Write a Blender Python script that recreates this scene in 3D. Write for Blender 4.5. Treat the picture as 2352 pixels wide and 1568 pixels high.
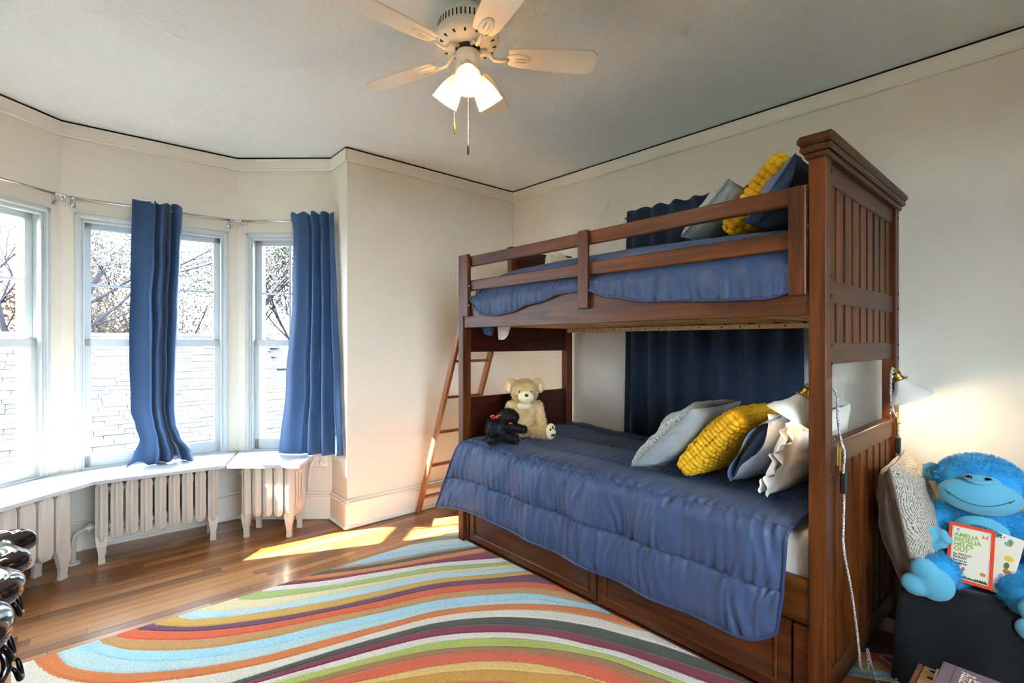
import bpy, bmesh, math, random
from mathutils import Vector, Matrix, noise
R = math.radians
V = Vector
for o in list(bpy.data.objects):
    bpy.data.objects.remove(o)
sc = bpy.context.scene
C = sc.collection
random.seed(7)

# ------------------------------------------------------------------ camera
CAMH = 1.27
cam_d = bpy.data.cameras.new('camera')
cam_d.sensor_width = 36.0
cam_d.lens = 36.0 * 1140.0 / 2352.0
cam_d.shift_y = 2.0 / 2352.0
cam_d.clip_start = 0.02
cam = bpy.data.objects.new('camera', cam_d)
C.objects.link(cam)
cam.location = (0, 0, CAMH)
cam.rotation_euler = (R(90), 0, R(-41.55))
sc.camera = cam

# ------------------------------------------------------------------ world, sun, exposure
SKY = 7.5
SUN = 42.0
LAMP = 1.0
w = bpy.data.worlds.new('sky')
sc.world = w
w.use_nodes = True
nt = w.node_tree
nt.nodes.clear()
bg = nt.nodes.new('ShaderNodeBackground')
bg.inputs['Color'].default_value = (0.70, 0.86, 1.0, 1)
bg.inputs['Strength'].default_value = SKY
wo = nt.nodes.new('ShaderNodeOutputWorld')
nt.links.new(bg.outputs[0], wo.inputs[0])
sun_d = bpy.data.lights.new('sun', 'SUN')
sun_d.energy = SUN
sun_d.angle = R(0.6)
sun_d.color = (1.0, 0.95, 0.88)
sun = bpy.data.objects.new('sun', sun_d)
C.objects.link(sun)
SD = V((0.797, -0.338, -0.50))
sun.rotation_euler = SD.to_track_quat('-Z', 'Y').to_euler()
sun.location = (-6, 7, 6)
vs = sc.view_settings
sc.display_settings.display_device = 'sRGB'
vs.view_transform = 'Standard'
vs.look = 'None'
vs.exposure = 1.88
vs.gamma = 1.0
vs.use_curve_mapping = False
try:
    sc.cycles.use_denoising = True
    sc.cycles.denoiser = 'OPENIMAGEDENOISE'
    sc.cycles.max_bounces = 6
    sc.cycles.diffuse_bounces = 4
    sc.cycles.glossy_bounces = 3
    sc.cycles.transmission_bounces = 4
    sc.cycles.transparent_max_bounces = 12
    sc.cycles.use_adaptive_sampling = True
    sc.cycles.adaptive_threshold = 0.15
    sc.cycles.adaptive_min_samples = 20
    sc.cycles.sample_clamp_indirect = 8.0
    sc.cycles.caustics_reflective = False
    sc.cycles.caustics_refractive = False
except Exception:
    pass


# ------------------------------------------------------------------ materials
def lin(c):
    out = []
    for x in c[:3]:
        x = x / 255.0
        out.append(x / 12.92 if x <= 0.04045 else ((x + 0.055) / 1.055) ** 2.4)
    return (out[0], out[1], out[2], 1.0)


MATS = {}


def new_mat(name):
    m = bpy.data.materials.new(name)
    m.use_nodes = True
    n = m.node_tree
    n.nodes.clear()
    out = n.nodes.new('ShaderNodeOutputMaterial')
    MATS[name] = m
    return m, n, out


def N(n, kind, **kw):
    x = n.nodes.new(kind)
    for k, v in kw.items():
        if k in x.inputs.keys():
            x.inputs[k].default_value = v
        else:
            setattr(x, k, v)
    return x


def mat(name, col, rough=0.5, metal=0.0, spec=0.5, var=None, bump=None, coat=0.0, sheen=0.0, scale=(1, 1, 1), col2=None,
        emit=None, trans=0.0, coord='Object', coat_rough=0.1):
    """Principled material; var=(noise scale, amount, detail), bump=(noise scale, strength, distance)."""
    m, n, out = new_mat(name)
    p = N(n, 'ShaderNodeBsdfPrincipled')
    p.inputs['Roughness'].default_value = rough
    p.inputs['Metallic'].default_value = metal
    p.inputs['Specular IOR Level'].default_value = spec
    p.inputs['Coat Weight'].default_value = coat
    p.inputs['Coat Roughness'].default_value = coat_rough
    p.inputs['Sheen Weight'].default_value = sheen
    p.inputs['Base Color'].default_value = lin(col)
    if emit:
        p.inputs['Emission Color'].default_value = lin(emit[0])
        p.inputs['Emission Strength'].default_value = emit[1]
    mp = None
    if var or bump:
        tc = N(n, 'ShaderNodeTexCoord')
        mp = N(n, 'ShaderNodeMapping')
        mp.inputs['Scale'].default_value = scale
        n.links.new(tc.outputs[coord], mp.inputs[0])
    if var:
        nz = N(n, 'ShaderNodeTexNoise', Scale=var[0], Detail=(var[2] if len(var) > 2 else 4.0), Roughness=0.6)
        n.links.new(mp.outputs[0], nz.inputs['Vector'])
        mr = N(n, 'ShaderNodeMapRange')
        mr.inputs['From Min'].default_value = 0.3
        mr.inputs['From Max'].default_value = 0.7
        n.links.new(nz.outputs['Fac'], mr.inputs['Value'])
        mx = N(n, 'ShaderNodeMix', data_type='RGBA')
        c2 = lin(col2) if col2 else tuple(x * (1 - var[1]) for x in lin(col)[:3]) + (1,)
        mx.inputs['A'].default_value = lin(col)
        mx.inputs[6].default_value = lin(col)
        mx.inputs[7].default_value = c2
        n.links.new(mr.outputs[0], mx.inputs['Factor'])
        n.links.new(mx.outputs[2], p.inputs['Base Color'])
    if bump:
        nb = N(n, 'ShaderNodeTexNoise', Scale=bump[0], Detail=3.0)
        n.links.new(mp.outputs[0], nb.inputs['Vector'])
        b = N(n, 'ShaderNodeBump', Strength=bump[1], Distance=bump[2] if len(bump) > 2 else 0.004)
        n.links.new(nb.outputs['Fac'], b.inputs['Height'])
        n.links.new(b.outputs[0], p.inputs['Normal'])
    last = p.outputs[0]
    if trans > 0:
        t = N(n, 'ShaderNodeBsdfTranslucent')
        t.inputs[0].default_value = lin(col)
        ms = N(n, 'ShaderNodeMixShader')
        ms.inputs[0].default_value = trans
        n.links.new(p.outputs[0], ms.inputs[1])
        n.links.new(t.outputs[0], ms.inputs[2])
        last = ms.outputs[0]
    n.links.new(last, out.inputs[0])
    if emit:
        m.cycles.emission_sampling = 'NONE'    # a lamp of its own stands beside each bulb
    return m


def wood(name, a, b, axis, rough=0.40, spec=0.32, coat=0.25, speck=False, fine=1.0):
    """Stained wood with grain running along one axis."""
    m, n, out = new_mat(name)
    tc = N(n, 'ShaderNodeTexCoord')
    mp = N(n, 'ShaderNodeMapping')
    s = [26.0 * fine] * 3
    s['xyz'.index(axis)] = 1.6 * fine
    mp.inputs['Scale'].default_value = s
    n.links.new(tc.outputs['Object'], mp.inputs[0])
    oi = N(n, 'ShaderNodeObjectInfo')
    ad = N(n, 'ShaderNodeVectorMath', operation='ADD')
    n.links.new(mp.outputs[0], ad.inputs[0])
    mu = N(n, 'ShaderNodeMath', operation='MULTIPLY')
    mu.inputs[1].default_value = 40.0
    n.links.new(oi.outputs['Random'], mu.inputs[0])
    n.links.new(mu.outputs[0], ad.inputs[1])
    nz = N(n, 'ShaderNodeTexNoise', Scale=1.0, Detail=6.0, Roughness=0.62, Distortion=0.6)
    n.links.new(ad.outputs[0], nz.inputs['Vector'])
    cr = N(n, 'ShaderNodeValToRGB')
    cr.color_ramp.elements[0].position = 0.32
    cr.color_ramp.elements[0].color = lin(a)
    cr.color_ramp.elements[1].position = 0.68
    cr.color_ramp.elements[1].color = lin(b)
    n.links.new(nz.outputs['Fac'], cr.inputs[0])
    p = N(n, 'ShaderNodeBsdfPrincipled')
    p.inputs['Roughness'].default_value = rough
    p.inputs['Specular IOR Level'].default_value = spec
    p.inputs['Coat Weight'].default_value = coat
    p.inputs['Coat Roughness'].default_value = 0.22
    col = cr.outputs[0]
    if speck:
        n2 = N(n, 'ShaderNodeTexNoise', Scale=160.0, Detail=1.0)
        n.links.new(tc.outputs['Object'], n2.inputs['Vector'])
        mr = N(n, 'ShaderNodeMapRange')
        mr.inputs['From Min'].default_value = 0.70
        mr.inputs['From Max'].default_value = 0.74
        n.links.new(n2.outputs['Fac'], mr.inputs['Value'])
        mx = N(n, 'ShaderNodeMix', data_type='RGBA')
        mx.inputs[7].default_value = lin((38, 18, 8))
        n.links.new(mr.outputs[0], mx.inputs['Factor'])
        n.links.new(col, mx.inputs[6])
        col = mx.outputs[2]
    n.links.new(col, p.inputs['Base Color'])
    b_ = N(n, 'ShaderNodeBump', Strength=0.08, Distance=0.001)
    n.links.new(nz.outputs['Fac'], b_.inputs['Height'])
    n.links.new(b_.outputs[0], p.inputs['Normal'])
    n.links.new(p.outputs[0], out.inputs[0])
    return m


# ------------------------------------------------------------------ mesh helpers
class MB:
    """Collects shapes; build() links them as one mesh object."""

    def __init__(self, M=None):
        self.v = []
        self.f = []
        self.mi = []
        self.M = M or Matrix()
        self.cur = 0

    def add(self, verts, faces, M=None):
        T = self.M @ M if M is not None else self.M
        o = len(self.v)
        self.v += [T @ V(p) for p in verts]
        for f in faces:
            self.f.append(tuple(i + o for i in f))
            self.mi.append(self.cur)
        return self

    def box(self, x0, x1, y0, y1, z0, z1, b=0.0, M=None):
        if x0 > x1: x0, x1 = x1, x0
        if y0 > y1: y0, y1 = y1, y0
        if z0 > z1: z0, z1 = z1, z0
        b = min(b, (x1 - x0) * .45, (y1 - y0) * .45, (z1 - z0) * .45)
        if b <= 0:
            vs_ = [(x, y, z) for z in (z0, z1) for y in (y0, y1) for x in (x0, x1)]
            fs = [(0, 2, 3, 1), (4, 5, 7, 6), (0, 1, 5, 4), (2, 6, 7, 3), (0, 4, 6, 2), (1, 3, 7, 5)]
            return self.add(vs_, fs, M)
        X = (x0, x1); Y = (y0, y1); Z = (z0, z1)
        vs_ = []
        idx = {}
        for i in (0, 1):
            for j in (0, 1):
                for k in (0, 1):
                    sx = b if i == 0 else -b
                    sy = b if j == 0 else -b
                    sz = b if k == 0 else -b
                    idx[(i, j, k, 'x')] = len(vs_); vs_.append((X[i], Y[j] + sy, Z[k] + sz))
                    idx[(i, j, k, 'y')] = len(vs_); vs_.append((X[i] + sx, Y[j], Z[k] + sz))
                    idx[(i, j, k, 'z')] = len(vs_); vs_.append((X[i] + sx, Y[j] + sy, Z[k]))
        fs = []
        for i in (0, 1):
            q = [idx[(i, 0, 0, 'x')], idx[(i, 1, 0, 'x')], idx[(i, 1, 1, 'x')], idx[(i, 0, 1, 'x')]]
            fs.append(q if i else q[::-1])
            q = [idx[(0, i, 0, 'y')], idx[(0, i, 1, 'y')], idx[(1, i, 1, 'y')], idx[(1, i, 0, 'y')]]
            fs.append(q if i else q[::-1])
            q = [idx[(0, 0, i, 'z')], idx[(1, 0, i, 'z')], idx[(1, 1, i, 'z')], idx[(0, 1, i, 'z')]]
            fs.append(q if i else q[::-1])
        for i in (0, 1):
            for j in (0, 1):
                s = 1 if (i + j) % 2 else -1
                q = [idx[(i, j, 0, 'x')], idx[(i, j, 1, 'x')], idx[(i, j, 1, 'y')], idx[(i, j, 0, 'y')]]
                fs.append(q[::s])
                q = [idx[(i, 0, j, 'x')], idx[(i, 1, j, 'x')], idx[(i, 1, j, 'z')], idx[(i, 0, j, 'z')]]
                fs.append(q[::-s])
                q = [idx[(0, i, j, 'y')], idx[(1, i, j, 'y')], idx[(1, i, j, 'z')], idx[(0, i, j, 'z')]]
                fs.append(q[::s])
                for k in (0, 1):
                    q = [idx[(i, j, k, 'x')], idx[(i, j, k, 'y')], idx[(i, j, k, 'z')]]
                    fs.append(q if (i + j + k) % 2 else q[::-1])
        return self.add(vs_, fs, M)

    def prism(self, poly, z0, z1, M=None, caps=True):
        """Extrude an xy polygon (counter-clockwise) from z0 to z1."""
        n = len(poly)
        vs_ = [(p[0], p[1], z0) for p in poly] + [(p[0], p[1], z1) for p in poly]
        fs = [(i, (i + 1) % n, n + (i + 1) % n, n + i) for i in range(n)]
        if caps:
            fs += [tuple(range(n - 1, -1, -1)), tuple(range(n, 2 * n))]
        return self.add(vs_, fs, M)

    def loft(self, rings, M=None, caps=True, closed=False):
        n = len(rings[0])
        vs_ = [p for r in rings for p in r]
        fs = []
        m = len(rings)
        for a in range(m if closed else m - 1):
            b = (a + 1) % m
            for i in range(n):
                fs.append((a * n + i, a * n + (i + 1) % n, b * n + (i + 1) % n, b * n + i))
        if caps and not closed:
            fs.append(tuple(range(n - 1, -1, -1)))
            fs.append(tuple((m - 1) * n + i for i in range(n)))
        return self.add(vs_, fs, M)

    def lathe(self, prof, seg=24, M=None, caps=False):
        """Turn (r, z) pairs about z."""
        rings = []
        for r, z in prof:
            rings.append([(r * math.cos(2 * math.pi * i / seg), r * math.sin(2 * math.pi * i / seg), z) for i in range(seg)])
        return self.loft(rings, M, caps)

    def tube(self, pts, r, seg=8, M=None, closed=False):
        pts = [V(p) for p in pts]
        n = len(pts)
        rings = []
        up = None
        for i in range(n):
            a = pts[i - 1] if (i > 0 or closed) else pts[i]
            b = pts[(i + 1) % n] if (i < n - 1 or closed) else pts[i]
            t = (b - a).normalized()
            if up is None:
                up = V((0, 0, 1)) if abs(t.z) < 0.9 else V((1, 0, 0))
            up = (up - t * up.dot(t))
            if up.length < 1e-5:
                up = t.orthogonal()
            up.normalize()
            s = t.cross(up)
            rr = r(i / (n - 1)) if callable(r) else r
            rings.append([pts[i] + (up * math.sin(2 * math.pi * k / seg) + s * math.cos(2 * math.pi * k / seg)) * rr for k in range(seg)])
        return self.loft(rings, M, not closed, closed)

    def ball(self, c, r, seg=12, rings=8, M=None):
        if not hasattr(r, '__len__'):
            r = (r, r, r)
        vs_ = [(c[0], c[1], c[2] - r[2])]
        for a in range(1, rings):
            t = math.pi * a / rings
            for i in range(seg):
                p = 2 * math.pi * i / seg
                vs_.append((c[0] + r[0] * math.sin(t) * math.cos(p), c[1] + r[1] * math.sin(t) * math.sin(p), c[2] - r[2] * math.cos(t)))
        vs_.append((c[0], c[1], c[2] + r[2]))
        fs = [(0, 1 + (i + 1) % seg, 1 + i) for i in range(seg)]
        for a in range(rings - 2):
            o = 1 + a * seg
            for i in range(seg):
                j = (i + 1) % seg
                fs.append((o + i, o + j, o + seg + j, o + seg + i))
        o = 1 + (rings - 2) * seg
        fs += [(o + i, o + (i + 1) % seg, len(vs_) - 1) for i in range(seg)]
        return self.add(vs_, fs, M)

    def grid(self, fn, nu, nv, M=None, wrap=False):
        vs_ = [fn(i / nu, j / nv) for j in range(nv + 1) for i in range(nu + 1)]
        fs = []
        for j in range(nv):
            for i in range(nu):
                a = j * (nu + 1) + i
                fs.append((a, a + 1, a + nu + 2, a + nu + 1))
        return self.add(vs_, fs, M)

    def mesh(self, name):
        me = bpy.data.meshes.new(name)
        me.from_pydata([tuple(p) for p in self.v], [], self.f)
        if any(self.mi):
            me.polygons.foreach_set('material_index', self.mi)
        me.update()
        if len(self.f) < 4000:
            bm = bmesh.new(); bm.from_mesh(me)
            bmesh.ops.recalc_face_normals(bm, faces=bm.faces)
            bm.to_mesh(me); bm.free()
        return me

    def build(self, name, m, parent=None, smooth=False, angle=None, **tags):
        me = self.mesh(name)
        return link(name, me, m, parent, smooth, angle, **tags)


def link(name, me, m, parent=None, smooth=False, angle=None, **tags):
    ms = m if isinstance(m, (list, tuple)) else [m]
    for x in ms:
        me.materials.append(MATS[x] if isinstance(x, str) else x)
    if smooth or angle:
        me.polygons.foreach_set('use_smooth', [True] * len(me.polygons))
        if angle:
            bm = bmesh.new(); bm.from_mesh(me)
            for e in bm.edges:
                if len(e.link_faces) == 2 and e.calc_face_angle(0) > R(angle):
                    e.smooth = False
            bm.to_mesh(me); bm.free()
    o = bpy.data.objects.new(name, me)
    C.objects.link(o)
    if parent is not None:
        o.parent = parent
        mw = parent.matrix_basis if parent.parent is None else parent.parent.matrix_basis @ parent.matrix_parent_inverse @ parent.matrix_basis
        o.matrix_parent_inverse = mw.inverted()
    for k, x in tags.items():
        o[k] = x
    return o


def thing(name, label, cat, loc, group=None):
    o = bpy.data.objects.new(name, None)
    C.objects.link(o)
    o.empty_display_size = 0.05
    o.location = loc
    o['label'] = label
    o['category'] = cat
    if group:
        o['group'] = group
    return o


def tag(o, label, cat, group=None):
    o['label'] = label
    o['category'] = cat
    if group:
        o['group'] = group
    return o


def frame(origin, ex, ey=None):
    """Matrix with x along ex, z up."""
    ex = V((ex[0], ex[1], 0)).normalized()
    ey = V((-ex.y, ex.x, 0))
    return Matrix(((ex.x, ey.x, 0, origin[0]), (ex.y, ey.y, 0, origin[1]), (0, 0, 1, origin[2] if len(origin) > 2 else 0), (0, 0, 0, 1)))


def axes(origin, ex, ey, ez):
    return Matrix(((ex[0], ey[0], ez[0], origin[0]), (ex[1], ey[1], ez[1], origin[1]), (ex[2], ey[2], ez[2], origin[2]), (0, 0, 0, 1)))


def remesh(mb, voxel, smooth_it=4):
    """Fuse overlapping shapes into one continuous skin."""
    me = mb.mesh('tmp')
    o = bpy.data.objects.new('tmp', me)
    C.objects.link(o)
    md = o.modifiers.new('r', 'REMESH')
    md.mode = 'VOXEL'
    md.voxel_size = voxel
    md.use_smooth_shade = True
    if smooth_it:
        sm = o.modifiers.new('s', 'SMOOTH')
        sm.factor = 0.5
        sm.iterations = smooth_it
    dg = bpy.context.evaluated_depsgraph_get()
    dg.update()
    res = bpy.data.meshes.new_from_object(o.evaluated_get(dg))
    bpy.data.objects.remove(o)
    bpy.data.meshes.remove(me)
    return res


def text_mesh(s, size, M, extrude=0.0, align='LEFT', bold=0.0):
    cu = bpy.data.curves.new('t', 'FONT')
    cu.body = s
    cu.size = size
    cu.align_x = align
    cu.extrude = extrude
    cu.offset = bold
    cu.resolution_u = 3
    o = bpy.data.objects.new('t', cu)
    C.objects.link(o)
    dg = bpy.context.evaluated_depsgraph_get()
    dg.update()
    me = bpy.data.meshes.new_from_object(o.evaluated_get(dg))
    bpy.data.objects.remove(o)
    bpy.data.curves.remove(cu)
    me.transform(M)
    return me


def merge_meshes(ms):
    mb = MB()
    for me in ms:
        mb.add([v.co.copy() for v in me.vertices], [tuple(p.vertices) for p in me.polygons])
    return mb


def fbm(p, s):
    return noise.noise(V(p) * s)


def fur(me, count, length, width, seed, M=None, keep=None, droop=0.35):
    """Short hair blades standing on a surface, as one mesh builder."""
    rnd = random.Random(seed)
    me.calc_loop_triangles()
    tris = [(me.vertices[t.vertices[0]].co, me.vertices[t.vertices[1]].co, me.vertices[t.vertices[2]].co, t.area) for t in me.loop_triangles]
    cum = []
    s = 0
    for t in tris:
        s += t[3]
        cum.append(s)
    import bisect
    mb = MB(M)
    for _ in range(count):
        t = tris[min(bisect.bisect(cum, rnd.random() * s), len(tris) - 1)]
        a, b = rnd.random(), rnd.random()
        if a + b > 1:
            a, b = 1 - a, 1 - b
        p = t[0] + (t[1] - t[0]) * a + (t[2] - t[0]) * b
        if keep and not keep(p):
            continue
        n = (t[1] - t[0]).cross(t[2] - t[0])
        if n.length < 1e-12:
            continue
        n.normalize()
        d = (n + V((rnd.uniform(-.6, .6), rnd.uniform(-.6, .6), rnd.uniform(-.6, .6) - droop))).normalized()
        sd = d.cross(V((rnd.uniform(-1, 1), rnd.uniform(-1, 1), rnd.uniform(-1, 1)))).normalized()
        l = length * rnd.uniform(.6, 1.25)
        wd = width * rnd.uniform(.7, 1.3)
        k = p + d * l * .55 + n * l * .1
        mb.add([p - sd * wd - n * .001, p + sd * wd - n * .001, k + sd * wd * .7, k - sd * wd * .7, p + d * l + V((0, 0, -l * droop * .5))],
               [(0, 1, 2, 3), (3, 2, 4)])
    return mb
# ------------------------------------------------------------------ material library
mat('wall_paint', (229, 223, 208), rough=0.6, spec=0.3, bump=(90, 0.08, 0.002))
mat('trim_paint', (236, 231, 219), rough=0.42, spec=0.45)
mat('window_paint', (198, 205, 204), rough=0.38, spec=0.45)
mat('shelf_paint', (186, 189, 196), rough=0.3, spec=0.5)
mat('radiator_paint', (204, 197, 186), rough=0.4, spec=0.5)
mat('gap_shade_dark', (9, 7, 6), rough=0.9)  # near-black colour standing in for shade inside gaps and grooves
mat('ceiling_plaster', (232, 240, 238), rough=0.8, spec=0.2, bump=(95, 0.6, 0.006), var=(230, 0.12, 1.0))
wood('bed_wood_z', (44, 16, 3), (108, 54, 13), 'z', speck=True, coat=.0)
wood('bed_wood_y', (46, 19, 4), (106, 57, 18), 'y', coat=.0)
wood('bed_wood_x', (44, 20, 5), (92, 53, 20), 'x', coat=.0)
wood('drawer_wood', (44, 17, 5), (88, 42, 14), 'y', rough=0.3, coat=0.15)
wood('panel_red', (36, 12, 6), (70, 24, 12), 'x', rough=0.34)
wood('slat_pine', (196, 152, 96), (222, 182, 124), 'x', rough=0.5, coat=0.0)
wood('ladder_wood', (112, 66, 34), (150, 94, 52), 'z', rough=0.34)
mat('bolt_black', (18, 14, 12), rough=0.5)
mat('chrome', (205, 205, 205), rough=0.18, metal=1.0)
mat('brass', (190, 150, 70), rough=0.28, metal=1.0)
mat('black_plastic', (22, 22, 24), rough=0.45)

# glass that lets the light through, with a faint reflection
m_, n_, o_ = new_mat('pane_glass')
t_ = N(n_, 'ShaderNodeBsdfTransparent')
g_ = N(n_, 'ShaderNodeBsdfGlossy', Roughness=0.02)
f_ = N(n_, 'ShaderNodeFresnel', IOR=1.12)
x_ = N(n_, 'ShaderNodeMixShader')
n_.links.new(f_.outputs[0], x_.inputs[0]); n_.links.new(t_.outputs[0], x_.inputs[1]); n_.links.new(g_.outputs[0], x_.inputs[2])
n_.links.new(x_.outputs[0], o_.inputs[0])

# floor boards: colour differs from board to board
m_, n_, o_ = new_mat('floor_oak')
geo_ = N(n_, 'ShaderNodeNewGeometry')
oi_ = N(n_, 'ShaderNodeObjectInfo')
mp_ = N(n_, 'ShaderNodeMapping'); mp_.inputs['Scale'].default_value = (2.2, 60, 60)
n_.links.new(geo_.outputs['Position'], mp_.inputs[0])
mu_ = N(n_, 'ShaderNodeMath', operation='MULTIPLY'); mu_.inputs[1].default_value = 50
n_.links.new(oi_.outputs['Random'], mu_.inputs[0])
ad_ = N(n_, 'ShaderNodeVectorMath', operation='ADD')
n_.links.new(mp_.outputs[0], ad_.inputs[0]); n_.links.new(mu_.outputs[0], ad_.inputs[1])
nz_ = N(n_, 'ShaderNodeTexNoise', Scale=1.0, Detail=5.0, Roughness=0.6, Distortion=0.4)
n_.links.new(ad_.outputs[0], nz_.inputs['Vector'])
cr_ = N(n_, 'ShaderNodeValToRGB')
cr_.color_ramp.elements[0].position = 0.0; cr_.color_ramp.elements[0].color = lin((112, 66, 32))
cr_.color_ramp.elements[1].position = 1.0; cr_.color_ramp.elements[1].color = lin((182, 127, 72))
e_ = cr_.color_ramp.elements.new(0.5); e_.color = lin((150, 99, 52))
n_.links.new(oi_.outputs['Random'], cr_.inputs[0])
mx_ = N(n_, 'ShaderNodeMix', data_type='RGBA', blend_type='MULTIPLY')
mx_.inputs['Factor'].default_value = 0.75
c2_ = N(n_, 'ShaderNodeValToRGB')
c2_.color_ramp.elements[0].position = 0.3; c2_.color_ramp.elements[0].color = (0.5, 0.44, 0.4, 1)
c2_.color_ramp.elements[1].position = 0.62; c2_.color_ramp.elements[1].color = (1.05, 1.05, 1.05, 1)
n_.links.new(nz_.outputs['Fac'], c2_.inputs[0])
n_.links.new(cr_.outputs[0], mx_.inputs[6]); n_.links.new(c2_.outputs[0], mx_.inputs[7])
p_ = N(n_, 'ShaderNodeBsdfPrincipled', Roughness=0.3)
p_.inputs['Specular IOR Level'].default_value = 0.5
p_.inputs['Coat Weight'].default_value = 0.3; p_.inputs['Coat Roughness'].default_value = 0.16
n_.links.new(mx_.outputs[2], p_.inputs['Base Color'])
bp_ = N(n_, 'ShaderNodeBump', Strength=0.12, Distance=0.001)
n_.links.new(nz_.outputs['Fac'], bp_.inputs['Height']); n_.links.new(bp_.outputs[0], p_.inputs['Normal'])
n_.links.new(p_.outputs[0], o_.inputs[0])

# ------------------------------------------------------------------ room plan
H = 2.60
PQ = V((1.405, 3.283)); QQ = V((1.405, 3.543)); RR = V((0.897, 4.003)); SS = V((-0.052, 4.020))
TT = V((-0.572, 3.575)); UU = V((-0.62, 3.40)); WL = -0.62; YB = 3.283; YF = -1.35
CR = V((2.92, YB)); CF = V((2.92 + (YB - YF) * 0.0267, YF))


def wallx(y):
    return 2.92 + (YB - y) * 0.0267


# floor: a dark sub-floor and the boards laid on it
fl = MB().box(-0.75, 3.25, YF - .1, 4.2, -0.06, -0.012).build('floor', 'floor_oak', kind='structure')
unit = MB().box(-.5, .5, -.5, .5, -1, 0, 0.0).mesh('plank')
unit.materials.append(MATS['floor_oak'])
rnd = random.Random(3)
y = 2.45
while y < 4.06:
    x = -0.72 - rnd.uniform(0, .7)
    while x < 3.0:
        ln = rnd.uniform(.45, 1.25)
        x1 = min(x + ln, 3.06)
        x0 = max(x, -0.72)
        if x1 - x0 > .05 and not (y > 3.33 and x0 > 1.5) and not (y < 2.7 and x0 > 2.0):
            o = bpy.data.objects.new('plank', unit)
            C.objects.link(o)
            o.parent = fl
            o.location = ((x0 + x1) / 2, y + .0285, rnd.uniform(-.0006, .0))
            o.scale = (x1 - x0 - .0016, .057 - .0016, .011)
        x += ln
    y += .057

# ceiling
MB().box(-0.8, 3.3, YF - .15, 4.25, H, H + .1).build('ceiling', 'ceiling_plaster', kind='structure')


def wall_run(name, A, B, thick=0.14, openings=(), z1=H, ext0=0.0, ext1=0.0):
    """A wall from A to B seen from the right of A>B ... outward is to the left of the run."""
    L = (B - A).length
    mb = MB(frame((A.x, A.y, 0), B - A))
    t = -ext0
    for (a, b, z0, zz1) in openings:
        mb.box(t, a, 0, thick, 0, z1)
        mb.box(a, b, 0, thick, 0, z0)
        mb.box(a, b, 0, thick, zz1, z1)
        t = b
    mb.box(t, L + ext1, 0, thick, 0, z1)
    return mb.build(name, 'wall_paint', kind='structure')


def trim_run(idx, A, B, e0=0.0, e1=0.0):
    """Flat crown board with a bead below and the dark gap above it."""
    L = (B - A).length
    M = frame((A.x, A.y, 0), B - A)
    mb = MB(M)
    mb.box(-e0, L + e1, -.016, 0, H - .085, H - .011, .003)
    mb.box(-e0, L + e1, -.021, 0, H - .093, H - .082, .003)
    mb.box(-e0, L + e1, -.019, 0, H - .026, H - .011, .003)
    o = mb.build('trim_%d' % idx, 'trim_paint', kind='structure')
    MB(M).box(-e0, L + e1, -.012, -.001, H - .012, H - .0005).build('painted_gap_shade', 'gap_shade_dark', o)  # dark strip in place of the shade of a deep gap


def base_run(name, A, B, e0=0.0, e1=0.0):
    L = (B - A).length
    M = frame((A.x, A.y, 0), B - A)
    mb = MB(M)
    mb.box(-e0, L + e1, -.018, 0, 0, .165, .002)
    mb.box(-e0, L + e1, -.024, 0, .165, .178, .004)
    mb.box(-e0, L + e1, -.014, 0, .178, .195, .005)
    mb.box(-e0, L + e1, -.034, 0, 0, .022, .008)
    mb.build(name, 'trim_paint', kind='structure')


# runs go so that the room is on the right-hand (-y local) side
LM = (RR - SS).length; LR = (QQ - RR).length; LL = (SS - TT).length
WZ0, WZ1 = .475, 2.035
op_mid = (.085, .865)
op_right = (.085, .600)
op_left = (LL - .605, LL - .085)
wall_run('wall_left', V((WL, YF)), UU, openings=())
wall_run('wall_bay_end', UU, TT, .14)
wall_run('wall_bay_left', TT, SS, openings=[(op_left[0], op_left[1], WZ0, WZ1)], ext0=.04, ext1=.05)
wall_run('wall_bay_middle', SS, RR, openings=[(op_mid[0], op_mid[1], WZ0, WZ1)], ext0=.05, ext1=.05)
wall_run('wall_bay_right', RR, QQ, openings=[(op_right[0], op_right[1], WZ0, WZ1)], ext0=.05, ext1=.05)
wall_run('wall_bay_return', QQ, PQ, .14)
wall_run('wall_back', PQ, CR, .14, ext0=-.14, ext1=.14)
wall_run('wall_right', CR, CF, .14)
wall_run('wall_front', V((CF.x, YF)), V((WL, YF)), .14, openings=[(1.85, 3.35, .70, 2.20)], ext0=.14, ext1=.14)  # opening made for the added fill-light window
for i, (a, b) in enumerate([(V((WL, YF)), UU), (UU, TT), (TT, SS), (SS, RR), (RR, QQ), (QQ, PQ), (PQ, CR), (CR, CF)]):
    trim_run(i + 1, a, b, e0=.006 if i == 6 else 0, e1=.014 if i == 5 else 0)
for nm, a, b in [('baseboard_bay_left', TT, SS), ('baseboard_bay_middle', SS, RR), ('baseboard_bay_right', RR, QQ),
                 ('baseboard_bay_return', QQ, PQ), ('baseboard_back', PQ, CR), ('baseboard_right', CR, CF), ('baseboard_left', V((WL, YF)), UU)]:
    base_run(nm, a, b, e0=.02 if nm == 'baseboard_back' else 0, e1=.03 if nm == 'baseboard_bay_return' else 0)


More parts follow.
